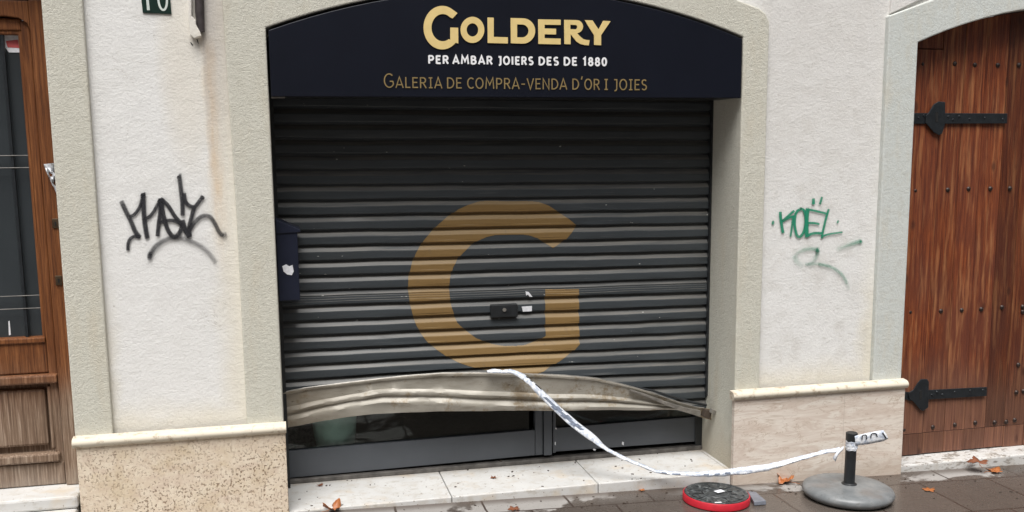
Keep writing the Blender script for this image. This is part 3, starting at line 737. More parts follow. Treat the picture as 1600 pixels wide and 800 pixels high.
def word(par, name, mat, txt, u0, u1, vb, cap, hwpx, y, t=.002, gap=.13, first=1.0, name2=None):
    tot = sum(FONT[c][0]*(first if i == 0 else 1) for i, c in enumerate(txt)) + gap*(len(txt)-1)
    a = at(u0, vb(u0), y=y); b = at(u1, vb(u1), y=y); h = (at(u0, vb(u0)-cap, y=y)-a).length
    sx = (b.x-a.x)/tot; hw = hwpx*h/cap; x = a.x; k = 0
    bm = bmesh.new()
    for i, c in enumerate(txt):
        s1 = first if i == 0 else 1.0
        for st in FONT[c][1]:
            zbase = a.z+(b.z-a.z)*(x-a.x)/(b.x-a.x)
            ribbon2(bm, [(x+px*sx*s1, zbase+pz*h*s1) for px, pz in st], hw, y-.0001*k, t); k = (k+1) % 4
        x += (FONT[c][0]*s1+gap)*sx
    return obj(name, bm, mat, par)
b2 = lambda u: 99.3+(u-668)*(103.0-99.3)/280
for t_, ua, ub in (('PER', 140, 298), ('AMBAR', 325, 630), ('JOIERS', 665, 938), ('DES', 975, 1130), ('DE', 1165, 1270), ('1880', 1310, 1495)):
    word(sg, 'white_word', 'white', t_, 640+ua/4.848+.5, 640+ub/4.848-.5, b2, 12.6, 1.45, YL, gap=.22)
b3 = lambda u: 137.2+(u-599)*(141.2-137.2)/412
for t_, ua, ub, f_ in (('GALERiA', 35, 375, 1.32), ('DE', 402, 490, 1), ('COMPRA-VENDA', 520, 1100, 1), ("D'OR", 1130, 1292, 1), ('i', 1316, 1340, 1), ('JOiES', 1368, 1565, 1)):
    word(sg, 'dull_gold_word', 'dullgold', t_, 590+ua/3.72, 590+ub/3.72, b3, 17.2, .95, YL, first=f_)

# ------------------------------------------------------------------ letterbox on the left reveal
lb = thing('letterbox', (.0, .2, .92), 'dark navy metal letterbox with sloping lid and white sticker on the left reveal', 'letterbox')
Yb = .10
P = [at(q[0], q[1], y=Yb) for q in ((434, 362), (466, 362), (470, 469), (438, 469))]
obj('box_body', bx(.004, P[1].x-.004, Yb, .29, P[2].z, P[0].z), 'lbox', lb, bev=.003)
pa = at(434, 343, y=Yb-.004); pb = at(469, 360, y=Yb-.004)
bm = prism([(.004, pa.z), (pb.x, pb.z+.002), (pb.x, pb.z-.008), (.004, pb.z-.012)], Yb-.005, .295); obj('sloping_lid', bm, 'lbox', lb, bev=.002)
obj('sticker', pxprism([(441, 416), (447, 413), (452, 416), (457, 414), (459, 424), (456, 430), (449, 429), (443, 424)], Yb-.001, .001), 'paper', lb)

# ------------------------------------------------------------------ house number
hn = thing('house_number_plate', (-.43, .025, 2.14), 'dark green enamel house number plate reading 10 on white plaster', 'number plate')
YP = .021
p1 = at(221, -10, y=YP); p2 = at(268, 22, y=YP); p3 = at(223, 20, y=YP)
obj('plate', prism([(p3.x, p3.z), (p2.x, p2.z), (p2.x-.004, p2.z+.13), (p3.x-.006, p2.z+.13)], YP, .028), 'plate', hn, bev=.002)
bm = bmesh.new(); h = .088; zz = at(232, 16, y=YP).z
ribbon2(bm, [(at(232, 16, y=YP).x, zz), (at(230, 0, y=YP).x, zz+h), (at(228, 0, y=YP).x-.012, zz+h-.02)], .0055, YP-.0004, .001); obj('digit', bm, 'digit', hn)
bm = bmesh.new(); cx = at(254.5, 5, y=YP).x; ribbon2(bm, arc(cx, zz+h/2, .0165, h/2-.002, 90, 450, 26), .0042, YP-.0004, .001); obj('digit', bm, 'digit', hn)

# ------------------------------------------------------------------ broken pipe chase
pp = thing('broken_pipe', (-.25, .02, 2.07), 'dark rusty drainpipe stub ending in broken plaster beside number plate', 'pipe')
bm = bmesh.new(); tube(bm, [at(310, -60, y=.012), at(312, 20, y=.012), at(314.5, 50, y=.013)], [.019, .018, .014], 12); obj('pipe', bm, 'pipe', pp, smooth=True)
bm = bmesh.new(); random.seed(3)
L = [(296, -20), (300.5, -20), (300.5, 27), (304, 30), (307, 34), (307.5, 40), (310, 45), (314, 52), (316, 58), (309, 60), (305, 62), (298, 56), (295, 30)]
obj('broken_plaster', pxprism(L, .03, .034), 'plaster', pp, bev=.004)
for q in ([(297, 66), (299, 66.5), (302, 71), (300, 71)], [(307, 61), (309, 62), (310.5, 69), (308.5, 66)]):
    obj('plaster_hole', pxprism(q, .0265, .001), 'hole', pp)

# ------------------------------------------------------------------ left glazed wooden door
YD = .15
ld = thing('glazed_wooden_door', (-1.4, YD, .16), 'weathered brown wooden door with dark barred glass at the far left', 'door')
def X_(u, v, y=YD): return at(u, v, y=y).x
def Z_(u, v, y=YD): return at(u, v, y=y).z
xj = X_(82, 450); xl = D1a+.02
def poly_px(pts, y, t): return pxprism(pts, y, t)
xg = X_(62, 400); zg0 = Z_(50, 531); zg1 = Z_(28, 48)
xs_ = xj-.004
# frame jamb (fixed), leaf stile, rails
obj('door_frame', bx(xj, D1b+.02, YD-.035, .26, .156, 2.19), 'jamb', ld, bev=.006)
obj('door_frame', prism([(D1a+.01, 2.125), (D1a+.01, 2.186), (xj-.001, 2.186), (xj-.001, 2.07), (xj-.010, 2.098), (xj-.04, 2.118), (xj-.09, 2.125)], YD-.03, YD+.046), 'jamb', ld, bev=.004)
leaf = obj('door_leaf', bx(xl, xs_, YD+.02, YD+.045, .16, zg0-.02), 'leaf', ld)
obj('stile', bx(xg, xs_, YD-.012, YD+.045, .162, 2.11), 'leaf', ld, bev=.006)
obj('glass_moulding', bx(xg-.014, xg+.002, YD-.004, YD+.04, zg0-.01, 2.10), 'leaf', ld, bev=.005)
obj('top_rail', bx(xl, xg, YD-.010, YD+.045, zg1, 2.118), 'leaf', ld, bev=.006)
obj('glass_moulding', bx(xl, xg-.004, YD-.003, YD+.04, zg1-.016, zg1+.004), 'leaf', ld, bev=.005)
obj('middle_rail', bx(xl, xg, YD-.011, YD+.045, Z_(50, 583), zg0-.006), 'leaf', ld, bev=.006)
obj('glass_moulding', bx(xl, xg-.002, YD-.02, YD+.04, zg0-.012, zg0+.012), 'leaf', ld, bev=.005)
obj('drip_moulding', bx(xl, X_(92, 588), YD-.040, YD+.02, Z_(50, 598), Z_(50, 584)), 'leaf', ld, bev=.008)
zpa = Z_(40, 604); zpb = Z_(40, 702)
obj('raised_panel', bx(xl, X_(74, 650), YD-.006, YD+.03, zpb+.012, zpa-.012), 'leaf', ld, bev=.012)
obj('panel_moulding', bx(X_(78, 650), X_(84, 650), YD-.016, YD+.03, zpb, zpa), 'leaf', ld, bev=.004)
obj('panel_moulding', bx(xl, X_(96, 706), YD-.034, YD+.03, Z_(40, 722), Z_(40, 708)), 'leaf', ld, bev=.008)
obj('bottom_rail', bx(xl, xs_-.001, YD-.015, YD+.04, .158, Z_(40, 724)), 'leaf', ld, bev=.005)
M['dglass'] = m_plain('dark_door_glass', (.038, .044, .048), .15, var=.15, scale=3, bumps=.02)
obj('glass_pane', bx(xl, xg-.006, YD+.028, YD+.034, zg0, zg1), 'dglass', ld)
obj('dark_gap_sheet', bx(xl, D1b-.001, YD+.05, YD+.06, 2.12, 2.44), 'hole', ld)  # black sheet stands in for the shade in the gap above the frame
for ua, ub, wd in (((6, 49), (40, 525), .012),):
    xa = X_(24, 290); xa2 = X_(6, 49, YD); bm = bx(xa-.011, xa+.002, YD+.002, YD+.016, zg0, zg1); obj('iron_bar', bm, 'black', ld, bev=.002)
    obj('iron_bar', bx(xa-.26, xa-.247, YD+.002, YD+.016, zg0, zg1), 'black', ld, bev=.002)
for v_ in (243, 262, 462, 482):
    z_ = Z_(40, v_); bm = bmesh.new(); tube(bm, [Vector((xl, YD+.000, z_)), Vector((xg-.002, YD+.000, z_))], .0022, 6); obj('iron_rod', bm, 'strip', ld)
for u_, v_ in ((87, 349), (92, 438)):
    p = at(u_, v_, y=YD-.037); k = obj('lock_escutcheon', bx(p.x-.013, p.x+.013, YD-.041, YD-.035, p.z-.02, p.z+.02), 'brass', ld, bev=.002)
    obj('keyhole', bx(p.x-.003, p.x+.003, YD-.0425, YD-.0408, p.z-.009, p.z+.007), 'hole', k)
st = obj('sticker', pxprism([(7, 51), (29, 51), (31, 82), (14, 82), (8, 74)], YD+.027, .001), 'paper', ld, label='white and red sticker on the door glass')
obj('sticker_print', pxprism([(9, 64), (28, 62), (30, 75), (12, 74)], YD+.0255, .0005), 'redpr', st)
obj('chalk_mark', pxprism([(13, 502), (15, 501), (17, 523), (14, 524)], YD+.027, .0006), 'paper', ld)
# dark hall behind the door
tag(obj('plastic_bag', (lambda bm: bm)(bmesh.new()), 'bag'), 'crumpled clear plastic bag stuck in the edge of the left door', 'plastic bag')
bag = bpy.data.objects['plastic_bag']; bm = bmesh.new(); random.seed(12)
nx = 9; grid = []
for i in range(nx):
    r = []
    for j in range(nx):
        s_, t_ = i/(nx-1), j/(nx-1)
        ul, vl, ur, vr = 68+20*s_, 256.5+45*s_, 97, 253.5+62*s_
        p = at(ul+(ur-ul)*t_, vl+(vr-vl)*t_, y=YD-.055+.028*random.random()); r.append(bm.verts.new(p))
    grid.append(r)
for i in range(nx-1):
    for j in range(nx-1): bm.faces.new((grid[i][j], grid[i+1][j], grid[i+1][j+1], grid[i][j+1]))
bm.to_mesh(bag.data); bm.free(); md = bag.modifiers.new('thick', 'SOLIDIFY'); md.thickness = .002

# ------------------------------------------------------------------ right plank door
YR = .13
rd = thing('plank_wooden_door', (4.07, YR, -.05), 'red brown vertical plank door with black iron strap hinges at right', 'door')
def XR(u, v, y=YR): return at(u, v, y=y).x
def topz(x):
    for (a, b), (c, d) in zip(A_d2, A_d2[1:]):
        if a <= x <= c: return b+(d-b)*(x-a)/(c-a)
    return 2.07
zbt = at(1480, 705, y=YR).z
# planks: a wide hinge stile, then boards about 13 cm wide
xs = [D2a+.001, XR(1467, 200)]
while xs[-1] < D2b-.14: xs.append(xs[-1]+.125+random.uniform(-.006, .006))
xs.append(D2b-.001)
for i, (a_, b_) in enumerate(zip(xs, xs[1:])):
    g = .0016 if i else .004
    z0 = zbt + (0 if b_ < XR(1590, 696) else -.006)
    tp = [(b_-g, topz(b_-g)-.004), ((a_+b_)/2, topz((a_+b_)/2)-.004), (a_+.0005, topz(max(a_+.0005, D2a+.001))-.004)]
    yo = random.uniform(-.0015, .0015) + (-.006 if i == 0 else 0)
    zj = at(1480, 673, y=YR).z
    if i == 0:
        zt = at(1450, 76, y=YR).z
        obj('plank', prism([(a_, zt-.004), (a_, zj+.001), (b_-g, zj+.001), (b_-g, zt-.004)], YR+yo, YR+.04), 'plank', rd, bev=.003, label='narrow hinge side stile')
        obj('head_piece', prism([(a_, zt)] + tp[::-1] + [(b_-g, zt)], YR+yo+.003, YR+.04), 'plank', rd, bev=.003)
    else:
        obj('plank', prism([(a_+.0005, zj+.001), (b_-g, zj+.001)] + tp, YR+yo, YR+.04), 'plank', rd, bev=.002)
    obj('plank_foot', bx(a_+.0005, b_-g, YR+yo+.001, YR+.04, z0, zj-.001), 'plank', rd, bev=.002)
obj('backing_board', bx(D2a+.005, D2b-.005, YR+.042, YR+.06, -.04, 2.06), 'hole', rd)
zk = at(1470, 675, y=YR).z
# dome nails
bmn = lathe([(0, -.010), (.007, -.008), (.011, -.004), (.013, 0), (0, 0)], (0, 0, 0), 10, tilt=Matrix.Rotation(radians(-90), 4, 'X'))
for v in bmn.verts: v.co.y = -abs(v.co.y)
nail0 = obj('nail', bmn, 'bolt', None, smooth=True); nail0.parent = rd; base = Vector(rd.location); first = True
rows_ = [(101, 1452, 1), (297, 1441, 2), (487, 1432, 3), (667, 1424, 4)]
def put_nail(x, z):
    global first
    o = nail0 if first else nail0.copy()
    if not first: col.objects.link(o); o.parent = rd
    first = False; o.location = Vector((x, YR-.0005, z)) - base
for v, u, k in rows_:
    z = at(u+50, v-(.5 if k < 3 else 1.5), y=YR).z
    for i, (a_, b_) in enumerate(zip(xs, xs[1:])):
        if (a_+b_)/2 < 4.4: put_nail((a_+b_)/2 + random.uniform(-.006, .006), z+random.uniform(-.004, .004))
for u, v in ((1591, 570), (1588, 613), (1572, 659), (1598, 487), (1599, 611)):
    p = at(u, v, y=YR); put_nail(p.x, p.z)
def hinge(pts_plate, pts_strap, rivets, slot):
    h = obj('strap_hinge', pxprism(pts_strap, YR-.0085, .007), 'black', rd, bev=.002)
    obj('hinge_plate', pxprism(pts_plate, YR-.017, .007), 'black', h, bev=.003)
    obj('plate_slot', pxprism(slot, YR-.0242, .001), 'hole', h)
    for u, v in rivets:
        p = at(u, v, y=YR-.016)
        b_ = lathe([(0, .005), (.004, .004), (.0065, 0)], (p.x, YR-.0155, p.z), 8, tilt=Matrix.Rotation(radians(90), 4, 'X')); obj('rivet', b_, 'black', h, smooth=True)
# pixel data; crop factor 5 of region (1400,140) and (1400,560)
c1 = lambda L: [(1400+x/5, 140+y/5) for x, y in L]; c2 = lambda L: [(1400+x/5, 560+y/5) for x, y in L]
hinge(c1([(330, 92), (380, 97), (378, 270), (355, 345), (330, 357), (290, 335), (235, 270), (225, 262), (228, 205), (250, 180), (290, 115)]),
      c1([(132, 183), (865, 186), (862, 265), (132, 268)]), c1([(178, 222), (218, 202), (408, 212), (445, 235), (495, 210), (575, 230), (695, 222), (835, 232)]), c1([(308, 175), (330, 175), (328, 255), (306, 255)]))
hinge(c2([(190, 160), (240, 160), (252, 180), (248, 380), (205, 410), (180, 395), (130, 335), (100, 318), (92, 280), (100, 262), (130, 245), (165, 190)]),
      c2([(60, 258), (100, 262), (255, 245), (705, 222), (703, 292), (260, 318), (100, 330), (60, 312)]), c2([(102, 293), (282, 285), (320, 262), (362, 283), (460, 263), (580, 252), (680, 248)]), c2([(185, 255), (203, 250), (200, 320), (182, 322)]))

# ------------------------------------------------------------------ umbrella base
ucx = at(1323, 762, z=-.035); UC = Vector((2.606, -.290, 0)); gzu = gz(UC.x)
T = Matrix.Rotation(math.atan(.0265), 4, 'Y')
ub = thing('umbrella_base', (UC.x, UC.y, gzu), 'round grey concrete parasol base with black tube, barrier tape tied to it', 'umbrella base')
N = 64
prof_u = [(0, .002), (.175, .002), (.196, .008), (.210, .022), (.2125, .034), (.206, .048), (.190, .057), (.150, .0615), (.09, .064), (.04, .066), (0, .066)]
obj('concrete_disc', lathe(prof_u, (UC.x, UC.y, gzu), N, tilt=T), 'conc', ub, smooth=True)
pt0 = at(1324, 751, y=UC.y); pt1 = at(1327.5, 677, y=UC.y)
tb = Vector((UC.x+.006, UC.y, gzu+.062)); tt = Vector((tb.x+.006, UC.y+.004, pt1.z))
bm = bmesh.new(); tube(bm, [tb, tt], .0255, 24, cap=False); b2_ = bmesh.new()
tube(bm, [tb, tt], .0215, 24, cap=True)
obj('tube', bm, 'blackpl', ub, smooth=True)
obj('collar', lathe([(.024, 0), (.036, 0), (.036, .006), (.027, .012)], (tb.x, tb.y, tb.z), 24), 'blackpl', ub, smooth=True)
obj('top_cap', lathe([(.0, 0), (.0275, 0), (.0275, .034), (.024, .036), (.0, .03)], (tt.x, tt.y, tt.z-.034), 24), 'blackpl', ub, smooth=True)
kk = at(1337, 767, z=gzu+.065); obj('socket_mark', lathe([(0, 0), (.012, 0), (.010, .003), (0, .003)], (kk.x, kk.y, gzu+.058), 10, tilt=Matrix.Rotation(radians(18), 4, 'X')), 'hole', ub)

# ------------------------------------------------------------------ red rimmed disc
dc0 = at(1119, 769, z=gz(1.93)+.042); gd = gz(dc0.x)
dk = thing('weight_disc', (dc0.x, dc0.y, gd), 'flecked dark grey rubber disc with red rim lying on wet paving', 'disc')
RD = .156
obj('red_rim', lathe([(0, .002), (RD-.004, .002), (RD, .006), (RD, .034), (RD-.003, .038), (RD-.006, .038), (RD-.006, .02), (0, .02)], (dc0.x, dc0.y, gd), 64, tilt=T), 'red', dk, smooth=True)
btop = lathe([(0, .036), (.05, .036), (.052, .0395), (.06, .0395), (.062, .037), (RD-.022, .038), (RD-.018, .041), (RD-.008, .0415), (RD-.0065, .036)], (dc0.x, dc0.y, gd), 64, tilt=T)
for k in range(12):
    a0 = 2*pi*k/12+.06; a1 = 2*pi*(k+1)/12-.06; vsx = []
    for z_ in (.036, .0405):
        vsx.append([btop.verts.new(T @ Vector((r_*cos(t_), r_*sin(t_), z_)) + Vector((dc0.x, dc0.y, gd))) for r_, t_ in ((.070, a0+.05), (.070, a1-.05), (.128, a1), (.128, (a0+a1)/2), (.128, a0))])
    btop.faces.new(vsx[1])
    for i in range(5): btop.faces.new((vsx[0][i], vsx[0][(i+1) % 5], vsx[1][(i+1) % 5], vsx[1][i]))
obj('rubber_top', btop, 'disc', dk, smooth=True)
def onplane(u, v, z): return at(u, v, z=z)
p = onplane(1091, 770, gd+.04); obj('grip_hole', lathe([(0, .0402), (.026, .0402), (.026, .0412), (0, .0412)], (p.x, p.y, gd), 20, tilt=T), 'hole', dk)
p = onplane(1124, 768, gd+.04); bm = bmesh.new(); ang = .3
box(bm, -.022, .022, -.015, .015, 0, .002); bmesh.ops.rotate(bm, verts=bm.verts[:], cent=(0, 0, 0), matrix=Matrix.Rotation(ang, 3, 'Z')); bmesh.ops.translate(bm, verts=bm.verts[:], vec=(p.x, p.y, gd+.0405)); obj('label_patch', bm, 'paper', dk, bev=.0008)
p = onplane(1122, 786, gd+.04); bm = bmesh.new(); box(bm, -.016, .016, -.005, .005, 0, .002); bmesh.ops.rotate(bm, verts=bm.verts[:], cent=(0, 0, 0), matrix=Matrix.Rotation(-.1, 3, 'Z')); bmesh.ops.translate(bm, verts=bm.verts[:], vec=(p.x, p.y, gd+.0418)); obj('label_patch', bm, 'paper', dk)
# black plastic shard beside it
sp_ = [at(u, v, z=gz(2.1)+.014) for u, v in ((1168, 769), (1181, 770), (1197, 784), (1178, 786))]
bm = bmesh.new(); A0 = [bm.verts.new(p+Vector((0, 0, .006))) for p in sp_]; B0 = [bm.verts.new(Vector((p.x, p.y-.004, gz(p.x)+.002))) for p in sp_]
bm.faces.new(A0); bm.faces.new(B0[::-1])
for i in range(4): bm.faces.new((A0[i], B0[i], B0[(i+1) % 4], A0[(i+1) % 4]))
M['shard'] = m_plain('grey_plastic', (.16, .17, .20), .3)
tag(obj('plastic_shard', bm, 'shard', bev=.003), 'small dark grey plastic piece lying right of the red rimmed disc', 'debris')

# ------------------------------------------------------------------ barrier tape
c7 = lambda x, y: (740+x/4.21, 560+y/4.21)
TP = [((85, 78), (92, 96), .178), ((140, 68), (140, 96), .172), ((190, 76), (190, 98), .168), ((240, 70), (235, 98), .165), ((285, 82), (262, 106), .158), ((335, 104), (305, 130), .148), ((375, 140), (335, 150), .138), ((425, 180), (372, 184), .128),
      ((500, 252), (432, 252), .115), ((600, 345), (520, 338), .095), ((700, 430), (610, 422), .075), ((780, 488), (700, 494), .055), ((820, 525), (758, 535), .045), ((850, 560), (810, 570), .035), ((885, 590), (860, 602), .02),
      ((940, 618), (925, 636), .005), ((1000, 648), (985, 668), -.01), ((1060, 675), (1045, 694), -.02), ((1130, 702), (1120, 722), -.03), ((1200, 733), (1192, 752), -.04)]
E_ = [(c7(*a), c7(*b), y) for a, b, y in TP]
E_ += [((1050, 736.5), (1048, 742.5), -.06), ((1090, 737.5), (1090, 744.5), -.085), ((1115, 735.5), (1115, 744.8), -.10), ((1140, 732.5), (1140, 743), -.12), ((1165, 729), (1165, 740.5), -.145), ((1200, 725), (1200, 735.5), -.18), ((1222, 720), (1222, 729), -.20), ((1245, 714), (1245, 721.5), -.22),
       ((1268, 708), (1268, 714.5), -.24), ((1290, 702.5), (1290, 708.5), -.265), ((1306, 700), (1306, 707), -.285), ((1314, 697), (1314, 707), -.30)]
bm = bmesh.new(); prev = None
NW = 6
def rib_row(a, b, y, jit=.0025, i=0):
    A1 = at(a[0], a[1], y=y+.006); B1 = at(b[0], b[1], y=y-.006); r = []
    for j in range(NW+1):
        t = j/NW; p = A1.lerp(B1, t); nn = mnoise.noise(Vector((i*.9, t*2.5, 4)))
        p = p + Vector((0, -.008*sin(pi*t)+nn*jit*2, nn*jit)); r.append(p)
    return r
rows3 = []
for (a, b, y), (a2, b2v, y2) in zip(E_, E_[1:]):
    for s_ in range(3):
        t = s_/3; f_ = lambda p, q: (p[0]+(q[0]-p[0])*t, p[1]+(q[1]-p[1])*t)
        rows3.append(rib_row(f_(a, a2), f_(b, b2v), y+(y2-y)*t, i=len(rows3)))
R3 = [[bm.verts.new(p) for p in r] for r in rows3]
for a, b in zip(R3, R3[1:]):
    for k in range(NW): bm.faces.new((a[k], b[k], b[k+1], a[k+1]))
bt = thing('barrier_tape', (1.9, -.12, gz(1.9)+.06), 'white police barrier tape draped from bent shutter rail to parasol base', 'barrier tape')
tr = obj('tape_run', bm, 'tape', bt, smooth=True); md = tr.modifiers.new('thick', 'SOLIDIFY'); md.thickness = .0006
# wrap round the tube
za = at(1327, 691, y=UC.y-.03).z; zc = at(1327, 705, y=UC.y-.03).z; cxx = tb.x+.005
bm = bmesh.new(); rings = []
for j in range(9):
    t = j/8; z = za+(zc-za)*t; r0 = .0275+.0012*sin(j*2.3)
    rings.append([bm.verts.new((cxx+(r0+.0015*sin(k*1.7+j*1.9))*cos(2*pi*k/28), UC.y+(r0+.0015*sin(k*1.7+j*1.9))*sin(2*pi*k/28), z+.004*sin(2*pi*k/28+1)+.002*sin(k*1.1))) for k in range(28)])
for a, b in zip(rings, rings[1:]):
    for k in range(28): bm.faces.new((a[k], a[(k+1) % 28], b[(k+1) % 28], b[k]))
obj('tape_wrap', bm, 'tape', bt, smooth=True)
# short hanging end on the left of the tube
def strip3(pairs, y0, y1, name, cup=.006):
    bm = bmesh.new(); R = []
    n = len(pairs)
    for i, (a, b) in enumerate(pairs):
        y = y0+(y1-y0)*i/(n-1); A1 = at(*a, y=y); B1 = at(*b, y=y); R.append([bm.verts.new(A1.lerp(B1, t/4)+Vector((0, -cup*sin(pi*t/4), 0))) for t in range(5)])
    for a, b in zip(R, R[1:]):
        for k in range(4): bm.faces.new((a[k], b[k], b[k+1], a[k+1]))
    o = obj(name, bm, 'tape', bt, smooth=True); md = o.modifiers.new('thick', 'SOLIDIFY'); md.thickness = .0006; return o
strip3([((1318, 697), (1316, 704)), ((1311, 702), (1313, 707)), ((1306, 708), (1309, 712)), ((1301, 716), (1305, 722))], -.315, -.312, 'tape_end')
c8 = lambda x, y: (1240+x/5.717, 660+y/5.717)
tl = strip3([(c8(545, 122), c8(550, 208)), (c8(600, 108), c8(610, 203)), (c8(660, 94), c8(665, 195)), (c8(730, 80), c8(735, 182)), (c8(800, 69), c8(805, 168)), (c8(822, 95), c8(846, 145))], -.318, -.325, 'tape_tail', .003)
bm = bmesh.new()
def ink(pts, hw, y):
    P = [at(*c8(*q), y=y) for q in pts]; ribbon2(bm, [(p.x, p.z) for p in P], hw, y, .0004)
for L_ in ([(612, 155), (612, 122), (622, 114), (642, 112), (650, 120), (652, 152)], [(690, 138), (692, 112), (702, 100), (728, 98), (740, 106), (748, 130)], [(793, 92), (800, 100), (828, 142)]):
    bm = bmesh.new(); ink(L_, .0028, -.3285); obj('printed_letter', bm, 'ink', tl)
def mark(rows, ks, name, mat='greyink'):
    for (ra, rb) in rows:
        bm = bmesh.new(); c_ = {}
        gv = lambda i, k: c_.setdefault((i, k), None) or c_.__setitem__((i, k), bm.verts.new(rows3[i][k]+Vector((0, -.0016, .0002)))) or c_[(i, k)]
        for k in ks: bm.faces.new([gv(ra, k), gv(ra+1, k), gv(ra+1, k+1), gv(ra, k+1)])
        obj(name, bm, mat, tr)
mark([(r, 0) for r in (24, 25, 27, 29, 31)], (2, 3), 'printed_letter'); mark([(r, 0) for r in (26, 28, 30)], (1, 2, 3, 4), 'printed_letter')
mark([(r, 0) for r in (16, 18, 20, 21)], (0,), 'printed_letter', 'ink')
mark([(r, 0) for r in (58, 60, 64, 66, 68)], (2, 3), 'printed_letter')

# ------------------------------------------------------------------ graffiti: sprayed strokes lying on the plaster
def spray(name, mat, strokes, yplane, label):
    bm = bmesh.new(); lay = bm.verts.layers.float.new('opac')
    strokes = [(p_, w_*2.3, a_*.10, b_*.10, .97) for p_, w_, a_, b_, c_ in strokes] + strokes
    for si, (pts, wpx, o0, o1, soft) in enumerate(strokes):
        # smooth the path
        P = [Vector(p) for p in pts]; S = []
        if len(P) == 1: P = [P[0], P[0]+Vector((.6, .2))]
        for i in range(len(P)-1):
            a = P[max(i-1, 0)]; b = P[i]; c = P[i+1]; d = P[min(i+2, len(P)-1)]
            for k in range(6):
                t = k/6; S.append(.5*((2*b)+(c-a)*t+(2*a-5*b+4*c-d)*t*t+(-a+3*b-3*c+d)*t**3))
        S.append(P[-1]); y = yplane - .0008 - .00012*si
        prof_ = [(-1, 0), (-1+soft, 1), (0, 1), (1-soft, 1), (1, 0)]
        rows = []
        ext = [S[0]-(S[1]-S[0]).normalized()*wpx*.5] + S + [S[-1]+(S[-1]-S[-2]).normalized()*wpx*.5]
        n = len(ext)
        for i, c in enumerate(ext):
            d = (ext[min(i+1, n-1)]-ext[max(i-1, 0)]).normalized(); nn = Vector((-d.y, d.x)); f = i/(n-1)
            w0 = wpx*(1.28 if mat == 'bspray' else 1.0)
            o_ = (o0+(o1-o0)*f) * (0 if i in (0, n-1) else 1)
            ww = w0*(.65 if i in (0, n-1) else 1)
            r = []
            for q, al in prof_:
                p = at(c.x+nn.x*ww*q, c.y+nn.y*ww*q, y=y); v = bm.verts.new(p); v[lay] = al*o_; r.append(v)
            rows.append(r)
        for a, b in zip(rows, rows[1:]):
            for k in range(4): bm.faces.new((a[k], a[k+1], b[k+1], b[k]))
    me = bpy.data.meshes.new(name); cen = sum((v.co for v in bm.verts), Vector())/len(bm.verts)
    bmesh.ops.translate(bm, verts=bm.verts[:], vec=-cen)
    bm.to_mesh(me); bm.free(); me.materials.append(M[mat]); o = bpy.data.objects.new(name, me); col.objects.link(o); o.location = cen
    return tag(o, label, 'graffiti')
g3 = lambda *L: [(160+x/4.209, 240+y/4.209) for x, y in L]
spray('graffiti_tag', 'bspray', [
    (g3((125, 315), (150, 370), (185, 440), (215, 510), (245, 550)), 3.6, .8, 1, .5),
    (g3((245, 548), (210, 545), (180, 565), (168, 600), (168, 635)), 2.5, 1, 1, .4),
    (g3((180, 415), (210, 400), (245, 350), (268, 270)), 2.5, 1, 1, .4),
    (g3((268, 265), (270, 340), (275, 430), (285, 500), (295, 555)), 3.6, 1, 1, .45),
    (g3((275, 435), (320, 405), (355, 350), (380, 300)), 2.5, 1, 1, .4),
    (g3((385, 300), (380, 380), (370, 460), (362, 540)), 3.0, 1, 1, .4),
    (g3((385, 300), (400, 400), (430, 500), (470, 548), (500, 530), (525, 480)), 3.2, 1, 1, .4),
    (g3((385, 298), (430, 340), (475, 410), (515, 455)), 3.0, 1, 1, .4),
    (g3((380, 455), (430, 440), (480, 445), (525, 465)), 2.6, 1, 1, .4),
    (g3((505, 150), (515, 230), (525, 320), (528, 405)), 3.3, .85, 1, .45),
    (g3((538, 262), (545, 310), (565, 338), (605, 350), (640, 310), (660, 285)), 2.9, 1, 1, .4),
    (g3((605, 350), (585, 420), (570, 490), (575, 545)), 3.0, 1, 1, .4),
    (g3((528, 440), (545, 500), (570, 545)), 3.3, 1, 1, .4),
    (g3((575, 500), (605, 455), (650, 415), (700, 412), (735, 450), (765, 510), (790, 540)), 3.2, .9, .75, .5),
    (g3((790, 538), (815, 535)), 4.0, .8, .5, .7),
    (g3((310, 672), (350, 610), (410, 570), (480, 552), (560, 568), (640, 605), (700, 655), (745, 715)), 3.9, .85, .35, .65),
    (g3((305, 672), (318, 676)), 6.2, .95, .95, .6), (g3((502, 145), (508, 152)), 4.6, .9, .9, .6), (g3((268, 262), (271, 270)), 4.2, .9, .9, .6), (g3((655, 290), (662, 284)), 3.8, .9, .9, .6),
    ], .025, 'black spray paint tag with curved underline on the left plaster panel')
g4 = lambda *L: [(1180+x/4.7, 290+y/4.7) for x, y in L]
